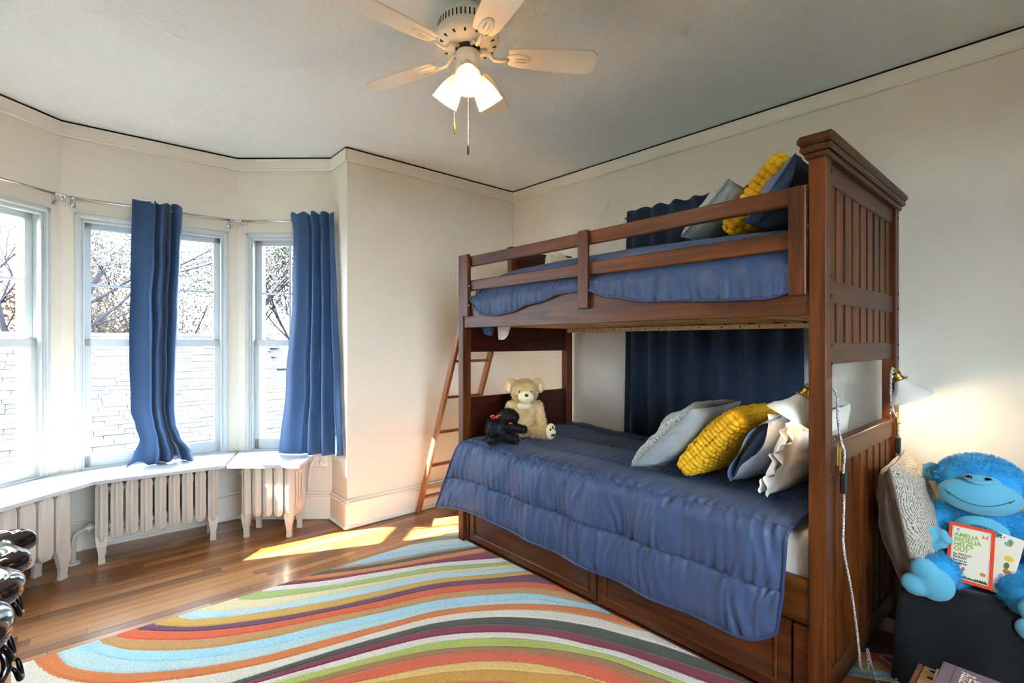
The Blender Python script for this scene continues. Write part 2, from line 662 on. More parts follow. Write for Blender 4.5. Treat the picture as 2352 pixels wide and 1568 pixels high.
def window(idx, A, B, op):
    M = frame((A.x, A.y, 0), B - A)
    a, b = op
    mb = MB(M)
    # jamb lining and narrow beads round the opening
    mb.box(a, a + .012, -.004, .135, WZ0, WZ1)
    mb.box(b - .012, b, -.004, .135, WZ0, WZ1)
    mb.box(a, b, -.004, .135, WZ1 - .012, WZ1)
    mb.box(a, b, -.004, .20, WZ0, WZ0 + .022, .004)
    root = mb.build('window_%d' % idx, 'window_paint', kind='structure')
    for nm, q in (('casing', (a - .022, a + .003, WZ0, WZ1 + .022)), ('casing', (b - .003, b + .022, WZ0, WZ1 + .022)), ('casing', (a - .022, b + .022, WZ1 - .003, WZ1 + .022))):
        m2 = MB(M)
        m2.box(q[0], q[1], -.015, .0, q[2], q[3], .004)
        m2.build(nm, 'window_paint', root)
    st = MB(M)
    for (p0, p1) in ((a + .012, a + .024), (b - .024, b - .012)):
        st.box(p0, p1, .0, .03, WZ0 + .02, WZ1 - .012, .003)
    st.box(a + .012, b - .012, .0, .03, WZ1 - .026, WZ1 - .012, .003)
    st.build('stop_bead', 'window_paint', root)
    s = .043
    a2, b2 = a + .012, b - .012
    zm0, zm1 = 1.243, 1.290
    # lower sash in front, upper sash behind
    lo = MB(M)
    lo.box(a2, a2 + s, .03, .068, WZ0 + .02, zm1, .003)
    lo.box(b2 - s, b2, .03, .068, WZ0 + .02, zm1, .003)
    lo.box(a2, b2, .03, .068, WZ0 + .02, WZ0 + .095, .003)
    lo.box(a2, b2, .03, .068, zm0, zm1, .003)
    lo = lo.build('lower_sash', 'window_paint', root)
    MB(M).box(a2 + s - .004, b2 - s + .004, .048, .052, WZ0 + .09, zm0 + .004).build('pane', 'pane_glass', lo)
    up = MB(M)
    up.box(a2, a2 + s, .07, .108, zm0, WZ1 - .012, .003)
    up.box(b2 - s, b2, .07, .108, zm0, WZ1 - .012, .003)
    up.box(a2, b2, .07, .108, WZ1 - .055, WZ1 - .012, .003)
    up.box(a2, b2, .07, .108, zm0, zm0 + .045, .003)
    up = up.build('upper_sash', 'window_paint', root)
    mu = MB(M)
    cx = (a2 + b2) / 2
    mu.box(a2 + s, b2 - s, .078, .10, 1.622, 1.638, .003)
    mu.box(cx - .008, cx + .008, .0785, .0995, zm0 + .045, WZ1 - .055, .003)
    mu.build('muntin', 'window_paint', up)
    for (p0, p1) in ((a2 + s - .004, cx), (cx, b2 - s + .004)):
        for (q0, q1) in ((zm0 + .04, 1.63), (1.63, WZ1 - .05)):
            MB(M).box(p0, p1, .088, .091, q0, q1).build('pane', 'pane_glass', up)
    # outside storm frame
    ou = MB(M)
    ou.box(a - .01, a + .04, .128, .15, WZ0 - .02, WZ1 + .02)
    ou.box(b - .04, b + .01, .128, .15, WZ0 - .02, WZ1 + .02)
    ou.build('storm_frame', 'window_paint', root)
    return root


window(1, TT, SS, op_left)
window(2, SS, RR, op_mid)
window(3, RR, QQ, op_right)

# unseen window added in the wall behind the camera to let in fill light
Mf_ = frame((CF.x, YF, 0), (-1, 0))
mb = MB(Mf_)
for q in ((1.85, 1.90, .70, 2.20), (3.30, 3.35, .70, 2.20), (1.85, 3.35, 2.15, 2.20), (1.85, 3.35, .70, .77), (2.58, 2.62, .70, 2.20)):
    mb.box(q[0], q[1], .03, .07, q[2], q[3], .004)
w5 = mb.build('window_5', 'window_paint', kind='structure')
for (a, b) in ((1.895, 2.585), (2.615, 3.305)):
    MB(Mf_).box(a, b, .048, .052, .765, 2.155).build('pane', 'pane_glass', w5)

# window behind the bunk bed: casing only shows beside its curtain
Mw = frame((CR.x, CR.y, 0), CF - CR)
mb = MB(Mw)
for q in ((1.27, 1.33, .75, 2.1), (2.31, 2.37, .75, 2.1), (1.27, 2.37, 2.04, 2.1), (1.24, 2.40, .72, .75)):
    mb.box(q[0], q[1], -.03, -.001, q[2], q[3], .004)
w4 = mb.build('window_4', 'window_paint', kind='structure')
MB(Mw).box(1.33, 2.31, -.008, -.001, .75, 2.04).build('pane', 'pane_glass', w4)
# ------------------------------------------------------------------ shelves over the radiators
mb = MB()
mb.prism([(-.57, 3.075), (.090, 3.640), (.722, 3.572), (.895, 3.98), (-.05, 3.995), (-.555, 3.565)], .470, .490)
sh = mb.build('radiator_shelf', 'shelf_paint')
tag(sh, 'long white shelf board over the left and middle radiators', 'shelf')
mb = MB()
mb.prism([(.735, 3.562), (1.080, 3.257), (1.262, 3.50), (1.30, 3.625), (.905, 3.978)], .470, .490)
sh2 = mb.build('radiator_shelf', 'shelf_paint')
tag(sh2, 'short white shelf board over the right radiator below the curtain', 'shelf')


# ------------------------------------------------------------------ radiators
def section(n_, sw, dep, zb, zt, ridge, flat):
    """One cast-iron column: plan outline lofted upwards with rounded shoulders."""
    rings = []
    for z, k, w_ in ((zb, .25, .55), (zb + .012, .7, .8), (zb + .035, 1, 1), (zt - .03, 1, 1), (zt - .01, .9, .86), (zt, .6, .6)):
        hw = sw / 2 * w_
        if flat:
            r = [(-hw, 0), (-hw * .75, -ridge * k * .7), (-hw * .2, -ridge * k * .35), (hw * .2, -ridge * k * .35), (hw * .75, -ridge * k * .7), (hw, 0), (hw, dep), (-hw, dep)]
        else:
            r = [(-hw, 0), (-hw * .55, -ridge * k * .35), (-hw * .16, -ridge * k), (hw * .16, -ridge * k), (hw * .55, -ridge * k * .35), (hw, 0), (hw, dep), (-hw, dep)]
        rings.append([(p[0], p[1], z) for p in r])
    return rings


def radiator(label, A, B, count, depth, flat=False, ridge=.022, zb=.135, zt=.462):
    root = thing('radiator', label, 'radiator', (A.x, A.y, 0), 'radiators under the bay windows')
    M = frame((A.x, A.y, 0), B - A)
    L = (B - A).length
    pitch = L / count
    sec = MB().loft(section(0, pitch - .011, depth, zb, zt, ridge, flat)).mesh('section')
    sec.materials.append(MATS['radiator_paint'])
    endsec = MB().loft(section(0, pitch - .011, depth, zb - .012, zt, ridge, flat)).mesh('section')
    endsec.materials.append(MATS['radiator_paint'])
    for i in range(count):
        o = bpy.data.objects.new('section', endsec if i in (0, count - 1) else sec)
        C.objects.link(o)
        o.parent = root
        o.matrix_parent_inverse = Matrix.Translation((-A.x, -A.y, 0))
        o.matrix_basis = M @ Matrix.Translation(((i + .5) * pitch, 0, 0))
        if i in (0, count - 1):
            for dy in (.006, depth - .03):
                rings = []
                s = 1 if dy < .02 else -1
                for z, k, off in ((0, .5, 0), (.012, .55, 0), (.022, .48, 0), (.06, .5, .004), (.10, .72, .006), (zb + .02, .95, .0)):
                    hw = pitch / 2 * k * .9
                    hd = .024 * (k + .2)
                    rings.append([(-hw, dy - hd * .5 - off, z), (hw, dy - hd * .5 - off, z), (hw, dy + hd * .6, z), (-hw, dy + hd * .6, z)])
                l = MB(M @ Matrix.Translation(((i + .5) * pitch, 0, 0))).loft(rings)
                l.build('leg', 'radiator_paint', root)
    for z in (zb + .05, zt - .06):
        MB(M).tube([(0.004, depth * .5, z), (L - .004, depth * .5, z)], .03, 12).build('hub', 'radiator_paint', root)
    return root, M, L


rad_m, Mm, Lm = radiator('off-white ribbed radiator of nine columns below the middle window', V((.092, 3.690)), V((.712, 3.652)), 9, .20)
rad_l, Ml, Ll_ = radiator('off-white radiator with flat columns below the left window beside the dresser', V((-.46, 3.225)), V((-.002, 3.614)), 7, .20, flat=True, ridge=.012)
rad_r, Mr, Lr_ = radiator('small off-white radiator of five columns below the right window curtain', V((.822, 3.592)), V((1.085, 3.366)), 5, .20, ridge=.016)
# embossed end face of the right radiator
e = MB(Mr)
x = Lr_ - .004
for q in ((.03, .055, .19, .42), (.075, .10, .23, .42), (.12, .145, .23, .42), (.06, .12, .30, .315)):
    e.box(x, x + .008, q[0], q[1], q[2], q[3], .003)
for yy, zz, rr in ((.10, .19, .038), (.10, .415, .026)):
    e.lathe([(0, .0), (rr, .0), (rr, .007), (rr * .6, .011), (rr * .55, .018), (0, .018)], 18, Matrix.Translation((x, yy, zz)) @ Matrix.Rotation(R(90), 4, 'Y'))
e.build('end_face', 'radiator_paint', rad_r)
# valve and supply pipe at the left end of the middle radiator
vv = MB(Mm)
vv.tube([(.01, .10, .19), (-.045, .10, .19)], .017, 12)
vv.tube([(-.012, .10, .19), (-.03, .10, .19)], .030, 12)
vv.tube([(-.045, .10, .19), (-.085, .10, .165), (-.095, .10, .12), (-.095, .10, .0)], .014, 12)
vv.lathe([(0, 0), (.035, 0), (.03, .01), (.014, .012)], 14, Matrix.Translation((-.095, .10, 0)))
vv.build('valve', 'radiator_paint', rad_m)
vv = MB(Mr)
vv.lathe([(0, -.03), (.022, -.03), (.022, .0), (0, .0)], 14, Matrix.Translation((0, .06, .41)) @ Matrix.Rotation(R(90), 4, 'Y'))
vv.build('plug', 'radiator_paint', rad_r)

# ------------------------------------------------------------------ outlet and lamp cord on the bay wall
Mq = frame((RR.x, RR.y, 0), QQ - RR)
ou = thing('outlet', 'cream double outlet with plug above the baseboard beside the right radiator', 'outlet', (1.30, 3.62, .40))
MB(Mq).box(LR - .16, LR - .03, -.022, -.001, .375, .47, .004).build('cover_plate', 'trim_paint', ou)
pl = MB(Mq)
pl.lathe([(0, 0), (.020, 0), (.018, .004), (0, .004)], 14, Matrix.Translation((LR - .12, -.022, .435)) @ Matrix.Rotation(R(90), 4, 'X'))
pl.lathe([(0, 0), (.020, 0), (.018, .004), (0, .004)], 14, Matrix.Translation((LR - .06, -.022, .445)) @ Matrix.Rotation(R(90), 4, 'X'))
pl.box(LR - .075, LR - .045, -.05, -.022, .395, .43, .006)
pl.build('socket', 'trim_paint', ou)
cd = MB(Mq)
cd.tube([(LR - .12, -.024, .435), (LR - .12, -.05, .425), (LR - .135, -.06, .38), (LR - .15, -.05, .30), (LR - .16, -.03, .2)], .004, 8)
tag(cd.build('power_cord', 'trim_paint', smooth=True), 'thin cream cord hanging from the outlet beside the right radiator', 'cord')


# ------------------------------------------------------------------ curtain rods
def rod(label, A, B, e0, e1, off=.075, z=2.13, a0=.0, a1=None, gid='curtain rods round the bay'):
    M = frame((A.x, A.y, 0), B - A)
    L = (B - A).length
    a1 = L if a1 is None else a1
    root = thing('curtain_rod', label, 'curtain rod', M @ V((a0, -off, z)), gid)
    MB(M).tube([(a0, -off, z), (a1, -off, z)], .0075, 10).build('rod', 'chrome', root, smooth=True)
    for t in (e0, e1):
        if t is None:
            continue
        m2 = MB(M)
        m2.tube([(t, -.001, z - .018), (t, -off * .7, z - .018), (t, -off, z - .012)], .005, 8)
        m2.tube([(t - .004, -off, z), (t + .004, -off, z)], .0125, 12)
        m2.tube([(t, -off, z - .012), (t, -off, z - .034)], .005, 8)
        m2.ball((t, -off, z - .037), .0075, 10, 6)
        m2.box(t - .01, t + .01, -.004, -.0005, z - .045, z + .012, .002)
        m2.build('bracket', 'chrome', root, smooth=True)
    return root, M


rod('chrome curtain rod across the left bay window', TT, SS, None, LL - .04, a0=.1, a1=LL - .075)
rod('chrome curtain rod holding the blue curtain of the middle bay window', SS, RR, .055, LM - .055, a0=.05, a1=LM - .05)
rod('short chrome curtain rod holding the curtain of the right bay window', RR, QQ, .055, LR - .02, a0=.05, a1=LR - .015)
for (a, b, lab) in ((V((SS.x - .015, SS.y - .13)), V((SS.x + .055, SS.y - .082)), 'chrome swivel joint of the curtain rods at the left bay corner'),
                    (V((RR.x - .055, RR.y - .076)), V((RR.x - .005, RR.y - .105)), 'chrome swivel joint of the curtain rods at the right bay corner')):
    mb = MB()
    mb.tube([(a.x, a.y, 2.13), (b.x, b.y, 2.13)], .006, 8)
    for k in (0, .5, 1):
        p = a.lerp(b, k)
        mb.ball((p.x, p.y, 2.13), .011, 10, 6)
    tag(mb.build('rod_joint', 'chrome', smooth=True), lab, 'rod joint')

# ------------------------------------------------------------------ curtains
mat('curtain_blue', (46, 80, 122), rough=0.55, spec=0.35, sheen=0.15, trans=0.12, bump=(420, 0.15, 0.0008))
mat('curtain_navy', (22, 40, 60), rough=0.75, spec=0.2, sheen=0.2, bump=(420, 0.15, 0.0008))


def curtain(name, m, fn, nu, nv, label, thick=.0016):
    mb = MB()
    mb.grid(fn, nu, nv)
    me = mb.mesh(name)
    o = link(name, me, m, smooth=True)
    md = o.modifiers.new('thickness', 'SOLIDIFY')
    md.thickness = thick
    tag(o, label, 'curtain')
    return o


def lerp_tab(tab, t):
    for i in range(len(tab) - 1):
        if t <= tab[i + 1][0] or i == len(tab) - 2:
            k = (t - tab[i][0]) / (tab[i + 1][0] - tab[i][0])
            k = max(0, min(1, k))
            k = k * k * (3 - 2 * k)
            return [a + (b - a) * k for a, b in zip(tab[i][1:], tab[i + 1][1:])]


# middle panel: gathered, pinched towards the bottom, spilling on the shelf.  z -> left x, right x
TABM = [(0.0, .250, .600), (.04, .283, .580), (.095, .316, .528), (.15, .298, .506), (.21, .275, .500), (.4, .267, .506), (.6, .268, .516), (.8, .275, .526), (1.0, .281, .535)]


def cur_mid(u, v):
    z = .493 + (2.170 - .493) * (1 - v)
    a, b = lerp_tab(TABM, 1 - v)
    # flat panel on the left, tight pleats on the right
    if u < .38:
        xs = u / .38 * .42
        amp = .010 * math.sin(u / .38 * math.pi) + .006
        ph = u / .38 * math.pi * 1.0
    else:
        xs = .42 + (u - .38) / .62 * .58
        amp = .030
        ph = math.pi + (u - .38) / .62 * math.pi * 2 * 3.5
    low = max(0, (v - .86) / .14)
    amp = amp * (1 + .7 * low)
    x = a + (b - a) * xs + .012 * math.sin(ph * .5 + 1.0) * (u > .38) + .006 * fbm((u * 4, v * 7, 1), 1)
    yy = 3.908 + amp * math.sin(ph + .5 * math.sin(v * 3)) - .012 * fbm((u * 3, v * 5, 4), 1) - .05 * low * low * (0.5 + .5 * math.sin(u * 9))
    if v > .955:
        z = max(.4925, z + .03 * math.sin(u * 11) * (v - .955) / .045)
    z += .012 * math.sin(u * 30) * max(0, 1 - v / .03) * (u > .35)
    return (x, yy, z)


curtain('curtain', 'curtain_blue', cur_mid, 120, 90, 'blue curtain panel bunched in front of the middle bay window, spilling on the shelf')
Mr_ = frame((RR.x, RR.y, 0), QQ - RR)
# left and right edge of the panel in plan, from the top down
TABR = [(0.0, 1.153, 3.650, 1.372, 3.425), (.08, 1.168, 3.632, 1.372, 3.420), (.35, 1.160, 3.635, 1.378, 3.385), (.7, 1.125, 3.655, 1.384, 3.340), (1.0, 1.085, 3.680, 1.388, 3.300)]


def cur_right(u, v):
    z = .497 + (2.178 - .497) * (1 - v)
    x0, y0, x1, y1 = lerp_tab(TABR, v)
    if u < .36:
        xs = u / .36 * .36; amp = .014 * math.sin(u / .36 * math.pi) + .003; ph = u / .36 * math.pi
    else:
        xs = .36 + (u - .36) / .64 * .64
        amp = .022 + .006 * v
        ph = math.pi + (u - .36) / .64 * math.pi * 2 * 3.0
    xs += .01 * fbm((u * 4, v * 6, 9), 1) * (0 < u < 1)
    d = V((x1 - x0, y1 - y0, 0)).normalized()
    n = V((d.y, -d.x, 0))
    k = -amp * math.sin(ph + .8 * math.sin(v * 2.6)) + .010 * fbm((u * 3, v * 4, 14), 1)
    if u > .9:
        k *= max(0.0, (1 - u) / .1)
    p = V((x0, y0, z)).lerp(V((x1, y1, z)), xs) - n * k
    p.z += .01 * math.sin(u * 26) * max(0, 1 - v / .03)
    return p


curtain('curtain', 'curtain_blue', cur_right, 110, 80, 'blue curtain panel flaring downwards beside the right bay window')


def cur_wall(u, v):
    z = .56 + (2.165 - .56) * (1 - v)
    t = 1.255 + (2.335 - 1.255) * u - .03 * (1 - u) * v + .012 * v * u
    amp = .016 + .012 * v
    d = -.105 + amp * math.sin(u * math.pi * 2 * 7.5 + 1.2 * math.sin(u * 5) + .4 * math.sin(v * 2)) - .012 * fbm((u * 6, v * 2, 3), 1)
    z += .008 * math.sin(u * 60) * max(0, 1 - v / .04)
    return Mw @ V((t, d, z))


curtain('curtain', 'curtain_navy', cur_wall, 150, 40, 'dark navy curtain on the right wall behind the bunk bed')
rod('dark curtain rod of the navy curtain behind the bunk bed', CR, CF, 1.25, 2.36, off=.075, z=2.13, a0=1.22, a1=2.40, gid='curtain rod behind the bed')
# ------------------------------------------------------------------ bunk bed
BX0, BX1 = 1.850, 2.885        # room side and wall side
BY0, BY1 = 0.535, 2.605        # headboard end (towards camera) and foot end
bed = thing('bunk_bed', 'dark reddish-brown wooden bunk bed with panelled ends, guard rail and drawers', 'bunk bed', (2.37, 1.57, 0))


def part(name, m, *boxes, parent=None, b=.0022, **kw):
    mb = MB()
    for q in boxes:
        mb.box(*q[:6], q[6] if len(q) > 6 else b)
    return mb.build(name, m, parent or bed, **kw)


PW = .066   # post width in x
PD = .052   # post depth in y
# posts
part('post', 'bed_wood_z', (BX0, BX0 + PW, BY0, BY0 + PD, .0145, 1.885))
part('post', 'bed_wood_z', (BX1 - PW, BX1, BY0, BY0 + PD, 0, 1.885))
part('post', 'bed_wood_z', (BX0, BX0 + PW - .004, BY1 - PD, BY1, .0145, 1.822))
part('post', 'bed_wood_z', (BX1 - PW, BX1, BY1 - PD, BY1, 0, 1.93))
part('post', 'bed_wood_z', (2.262, 2.312, BY1 - PD + .004, BY1 - .004, 1.405, 1.93))
# headboard cap, stepped
cap = MB()
cap.box(BX0 - .012, BX1 + .012, BY0 - .010, BY0 + PD + .010, 1.883, 1.902, .004)
cap.box(BX0 - .022, BX1 + .022, BY0 - .022, BY0 + PD + .022, 1.902, 1.925, .006)
cap.box(BX0 - .030, BX1 + .030, BY0 - .030, BY0 + PD + .030, 1.925, 1.958, .010)
cap.build('cap', 'bed_wood_x', bed)
HX0, HX1 = BX0 + PW, BX1 - PW
HY = BY0 + .012
for (z0, z1) in ((1.812, 1.884), (1.408, 1.484), (1.195, 1.269), (.838, .920), (.05, .14)):
    part('end_rail', 'bed_wood_x', (HX0 - .004, HX1 + .004, HY, HY + .030, z0, z1, .003))
part('end_rail', 'bed_wood_x', (HX0 - .004, HX1 + .004, HY - .004, HY + .034, .905, .922, .003))
# vertical boards between the rails, a near-black sheet behind the grooves as painted shade
NB = 9
pitch = (HX1 - HX0) / NB
for (z0, z1) in ((1.478, 1.818), (1.263, 1.414), (.134, .844)):
    me = MB().box(-pitch / 2 + .0125, pitch / 2 - .0125, 0, .022, z0, z1, .0008).mesh('board')
    me.materials.append(MATS['bed_wood_z'])
    for i in range(NB):
        o = bpy.data.objects.new('board', me)
        C.objects.link(o)
        o.parent = bed
        o.matrix_parent_inverse = Matrix.Translation((-2.37, -1.57, 0))
        o.location = (HX0 + (i + .5) * pitch, HY + .006, 0)
    part('groove_shade_backing', 'gap_shade_dark', (HX0, HX1, HY + .0255, HY + .029, z0, z1, 0))
# foot end: panels with frame rails
FY = BY1 - .034
part('foot_panel', 'panel_red', (HX0 - .004, HX1 + .004, FY + .006, FY + .020, .10, .86))
part('foot_rail', 'panel_red', (HX0 - .008, HX1 + .004, FY, FY + .026, .835, .917, .003))
part('foot_rail', 'panel_red', (HX0 - .008, HX1 + .004, FY, FY + .026, .06, .14, .003))
part('foot_rail', 'panel_red', (HX0 - .008, HX1 + .004, FY, FY + .026, 1.208, 1.278, .003))
part('foot_panel', 'panel_red', (HX0 - .004, HX1 + .004, FY + .006, FY + .020, 1.27, 1.40))
part('foot_panel', 'panel_red', (2.31, HX1 + .004, FY + .006, FY + .020, 1.39, 1.85))
part('foot_rail', 'panel_red', (2.308, HX1 + .004, FY, FY + .026, 1.845, 1.915, .003))
part('foot_rail', 'panel_red', (HX0 - .008, HX1 + .004, FY, FY + .026, 1.385, 1.43, .003))
# long rails
SY0, SY1 = BY0 + PD - .002, BY1 - PD + .002
part('side_rail', 'bed_wood_y', (BX0 + .008, BX0 + .034, SY0, SY1, 1.362, 1.520))
part('side_rail', 'bed_wood_y', (BX1 - .034, BX1 - .008, SY0, SY1, 1.362, 1.520))
part('side_rail', 'bed_wood_y', (BX0 + .008, BX0 + .034, SY0, SY1, .316, .464))
part('side_rail', 'bed_wood_y', (BX1 - .034, BX1 - .008, SY0, SY1, .316, .464))
# guard rail
part('guard_rail', 'bed_wood_y', (BX0 + .004, BX0 + .026, SY0, SY1 - .01, 1.740, 1.805, .005))
part('guard_rail', 'bed_wood_y', (BX0 + .004, BX0 + .026, SY0, SY1 - .01, 1.590, 1.655, .005))
part('guard_upright', 'bed_wood_z', (BX0 - .018, BX0 + .004, 1.530, 1.590, 1.432, 1.808, .004))
part('guard_upright', 'bed_wood_z', (BX0 - .018, BX0 + .004, .590, .645, 1.428, 1.798, .004))
part('guard_upright', 'bed_wood_z', (BX0 - .018, BX0 + .004, 2.480, 2.542, 1.432, 1.818, .004))
part('guard_rail', 'bed_wood_y', (BX1 - .040, BX1 - .018, SY0, SY1, 1.740, 1.805, .005))
part('guard_rail', 'bed_wood_y', (BX1 - .040, BX1 - .018, SY0, SY1, 1.590, 1.655, .005))
# slats of the upper bunk and their ledgers
part('ledger', 'slat_pine', (BX0 + .034, BX0 + .060, SY0, SY1, 1.364, 1.372, .002))
led = part('ledger', 'slat_pine', (BX1 - .060, BX1 - .034, SY0, SY1, 1.344, 1.372, .003))
sl = MB().box(BX0 + .036, BX1 - .036, -.032, .032, 1.3722, 1.388, .003).mesh('slat')
sl.materials.append(MATS['slat_pine'])
for i in range(14):
    o = bpy.data.objects.new('slat', sl)
    C.objects.link(o)
    o.parent = bed
    o.matrix_parent_inverse = Matrix.Translation((-2.37, -1.57, 0))
    o.location = (0, .68 + i * .14, 0)
scr = MB()
for i in range(16):
    scr.lathe([(0, 0), (.005, 0), (.005, .0015), (0, .0015)], 8, Matrix.Translation((BX1 - .0602, .62 + i * .125 + .02 * math.sin(i * 5), 1.358)) @ Matrix.Rotation(R(-90), 4, 'Y'))
scr.build('screw', 'bolt_black', led)
# bolt caps on the posts
for (z_) in (1.875, 1.845, 1.495, 1.425, 1.26, 1.20, .90, .82, .42, .33, .19, .09):
    for x_ in (BX0 + PW - .012, BX1 - PW + .045):
        MB().lathe([(0, 0), (.0075, 0), (.006, .003), (0, .003)], 10, Matrix.Translation((x_, BY0 - .0002, z_)) @ Matrix.Rotation(R(90), 4, 'X')).build('bolt_cap', 'bolt_black', bed)
for z_ in (1.745, 1.62, 1.50):
    MB().lathe([(0, 0), (.006, 0), (.005, .004), (0, .004)], 10, Matrix.Translation((BX0 - .007, 2.4798, z_)) @ Matrix.Rotation(R(90), 4, 'X')).build('bolt_cap', 'chrome', bed)
# drawers under the bed
part('drawer_plinth', 'drawer_wood', (BX0 + .02, BX0 + .05, .60, 2.545, .0145, .035))
part('drawer_plinth', 'drawer_wood', (BX0 + .016, BX0 + .05, .588, .640, .03, .300))
part('drawer_plinth', 'drawer_wood', (BX0 + .016, BX0 + .05, 2.520, 2.552, .03, .300))
for (y0, y1) in ((.648, 1.498), (1.506, 2.512)):
    d = part('drawer', 'drawer_wood', (BX0 + .020, BX0 + .040, y0, y1, .022, .302), (BX0 + .04, BX0 + .60, y0 + .01, y1 - .01, .035, .20, .0))
    mo = MB()
    xf = BX0 + .020
    i0, i1, j0, j1 = y0 + .055, y1 - .055, .078, .260
    for (a, b, c, e) in ((i0, i1, j0 - .010, j0), (i0, i1, j1, j1 + .010), (i0 - .010, i0, j0 - .010, j1 + .010), (i1, i1 + .010, j0 - .010, j1 + .010)):
        mo.box(xf - .008, xf + .002, a, b, c, e, .0035)
    mo.build('molding', 'bed_wood_y', d)

# ------------------------------------------------------------------ ladder at the foot end
lad = thing('ladder', 'slim brown wooden bunk ladder leaning at the foot end of the bed', 'ladder', (2.06, 3.2, 0))
FB, FT = V((0, 3.215, 0.0)), V((0, 2.655, 1.42))
ld = (FT - FB).normalized()
lq = V((0, -ld.z, ld.y))
for x0 in (1.905, 2.215):
    Ml2 = axes((x0, FB.y, FB.z), (1, 0, 0), tuple(lq), tuple(ld))
    mb = MB()
    mb.box(0, .026, -.022, .022, 0.008, (FT - FB).length, .004, Ml2)
    mb.build('side_rail', 'ladder_wood', lad)
for k in range(5):
    p = FB + ld * (.14 + k * .272)
    MB(Matrix.Translation((0, p.y, p.z))).box(1.931, 2.215, -.020, .020, -.009, .009, .004).build('rung', 'ladder_wood', lad)
for x0 in (1.905, 2.215):
    mb = MB()
    mb.tube([(x0 + .013, 2.66, 1.40), (x0 + .013, 2.645, 1.455), (x0 + .013, 2.60, 1.455), (x0 + .013, 2.585, 1.432)], .006, 8)
    mb.build('hook', 'bolt_black', lad, smooth=True)

# ------------------------------------------------------------------ mattresses and bedding
mat('sheet_white', (226, 219, 208), rough=0.8, spec=0.2, bump=(14, 0.5, 0.01))
mat('linen_white', (234, 228, 218), rough=0.8, spec=0.2, bump=(18, 0.35, 0.006))
mat('comforter_blue', (54, 71, 105), rough=0.5, spec=0.3, sheen=0.06, bump=(26, 0.22, 0.006), var=(3.0, 0.12))
mat('piping_navy', (36, 50, 88), rough=0.5)


def softbox(x0, x1, y0, y1, z0, z1, r, n=8):
    mb = MB()
    def sgn(a): return -1 if a < 0 else 1
    cx, cy, cz = (x0 + x1) / 2, (y0 + y1) / 2, (z0 + z1) / 2
    mb.box(x0, x1, y0, y1, z0, z1, r)
    return mb


for nm, z0, z1, lab in (('mattress', .335, .600, 'mattress in a cream fitted sheet on the lower bunk'), ('mattress', 1.392, 1.640, 'mattress in a white sheet on the upper bunk behind the guard rail')):
    rings = []
    r = .045
    def ring(off, z):
        pts = []
        for cx, cy, a0 in ((BX1 - .045 - r, SY1 - .04 - r, 0), (BX0 + .045 + r, SY1 - .04 - r, 90), (BX0 + .045 + r, SY0 + .012 + r, 180), (BX1 - .045 - r, SY0 + .012 + r, 270)):
            for k in range(5):
                a = R(a0 + k * 22.5)
                pts.append((cx + (r + off) * math.cos(a), cy + (r + off) * math.sin(a), z))
        return pts
    for k in range(9):
        t = k / 8 * math.pi
        rings.append(ring(-.03 + .03 * math.sin(t) ** .5 if 0 < k < 8 else -.03, z0 + (z1 - z0) * (.5 - .5 * math.cos(t))))
    tag(MB().loft(rings).build(nm, 'sheet_white', smooth=True, angle=70), lab, 'mattress', 'mattresses of the bunk bed')

# lower comforter --------------------------------------------------------------
# across: wall side -> front edge -> hanging down; along: head end -> foot end (with a flap past the foot post)
def comf_low_profile(s, t):
    """s along the bed 0 head .. 1 foot; t across 0 wall .. 1 hem. Returns point before quilting detail."""
    yy = .640 + s * (2.535 - .640)
    top_w = BX1 - .05 - 1.845
    ztop = .640 + .022 * math.exp(-((s - .93) / .1) ** 2)
    hang = .372 + .012 * math.sin(s * 5) + .02 * max(0, .5 - s)
    total = top_w + .05 + hang
    d = t * total
    rr = .055
    if d < top_w - .02:
        x = BX1 - .05 - d
        z = ztop + .008 * fbm((x * 3, yy * 2.2, 2), 1)
        nx, nz = 0, 1
    else:
        e = d - (top_w - .02)
        if e < rr * 1.57:
            a = e / rr
            x = 1.845 + .02 - rr * math.sin(a)
            z = ztop - rr * (1 - math.cos(a))
            nx, nz = -math.sin(a), math.cos(a)
        else:
            h = e - rr * 1.57
            x = 1.845 + .02 - rr - .012 * math.sin(min(1, h / .3) * 1.57)
            z = ztop - rr - h
            nx, nz = -1, .03
    return V((x, yy, z)), V((nx, 0, nz)), d, total, top_w


SEAM = [.10, .40, .70, .988, 1.225, 1.46]


def quilt(d, yy, total, foot=0.0):
    """Puffy channels between seams, gathered by small puckers at the stitching."""
    prev = 0.0
    for q in SEAM + [total + .02]:
        if d <= q:
            w_ = q - prev
            k = (d - prev) / w_
            puff = (4 * k * (1 - k)) ** .45
            near = min(k, 1 - k) * w_
            break
        prev = q
    onside = min(1.0, max(0.0, (d - .86) / .12))
    # irregular gathers running across the channels, strongest where they meet the stitching
    w1 = fbm((d * 3.4 + q * 7, yy * 17 + 1.2 * fbm((d * 5, yy * 4, 2), 1), 5), 1)
    w2 = fbm((d * 5.0 + q * 3, yy * 31, 9), 1)
    ridge = (1 - min(1, abs(w1) * 2.2)) - .55
    pin = math.exp(-near * 16)
    fold = (.0135 * ridge + .0050 * w2 * (1 + 1.5 * pin)) * (.25 + .75 * onside) * (.55 + .6 * max(0, fbm((d * 2, yy * 3, 20), 1) + .4))
    fold += .0055 * pin * math.sin(yy * 150 + 5 * w1) * (.5 + .5 * onside)
    stitch = math.exp(-(near / .0045) ** 2)
    return .018 * puff + fold * (1 - .6 * stitch) - .009 * stitch - .004


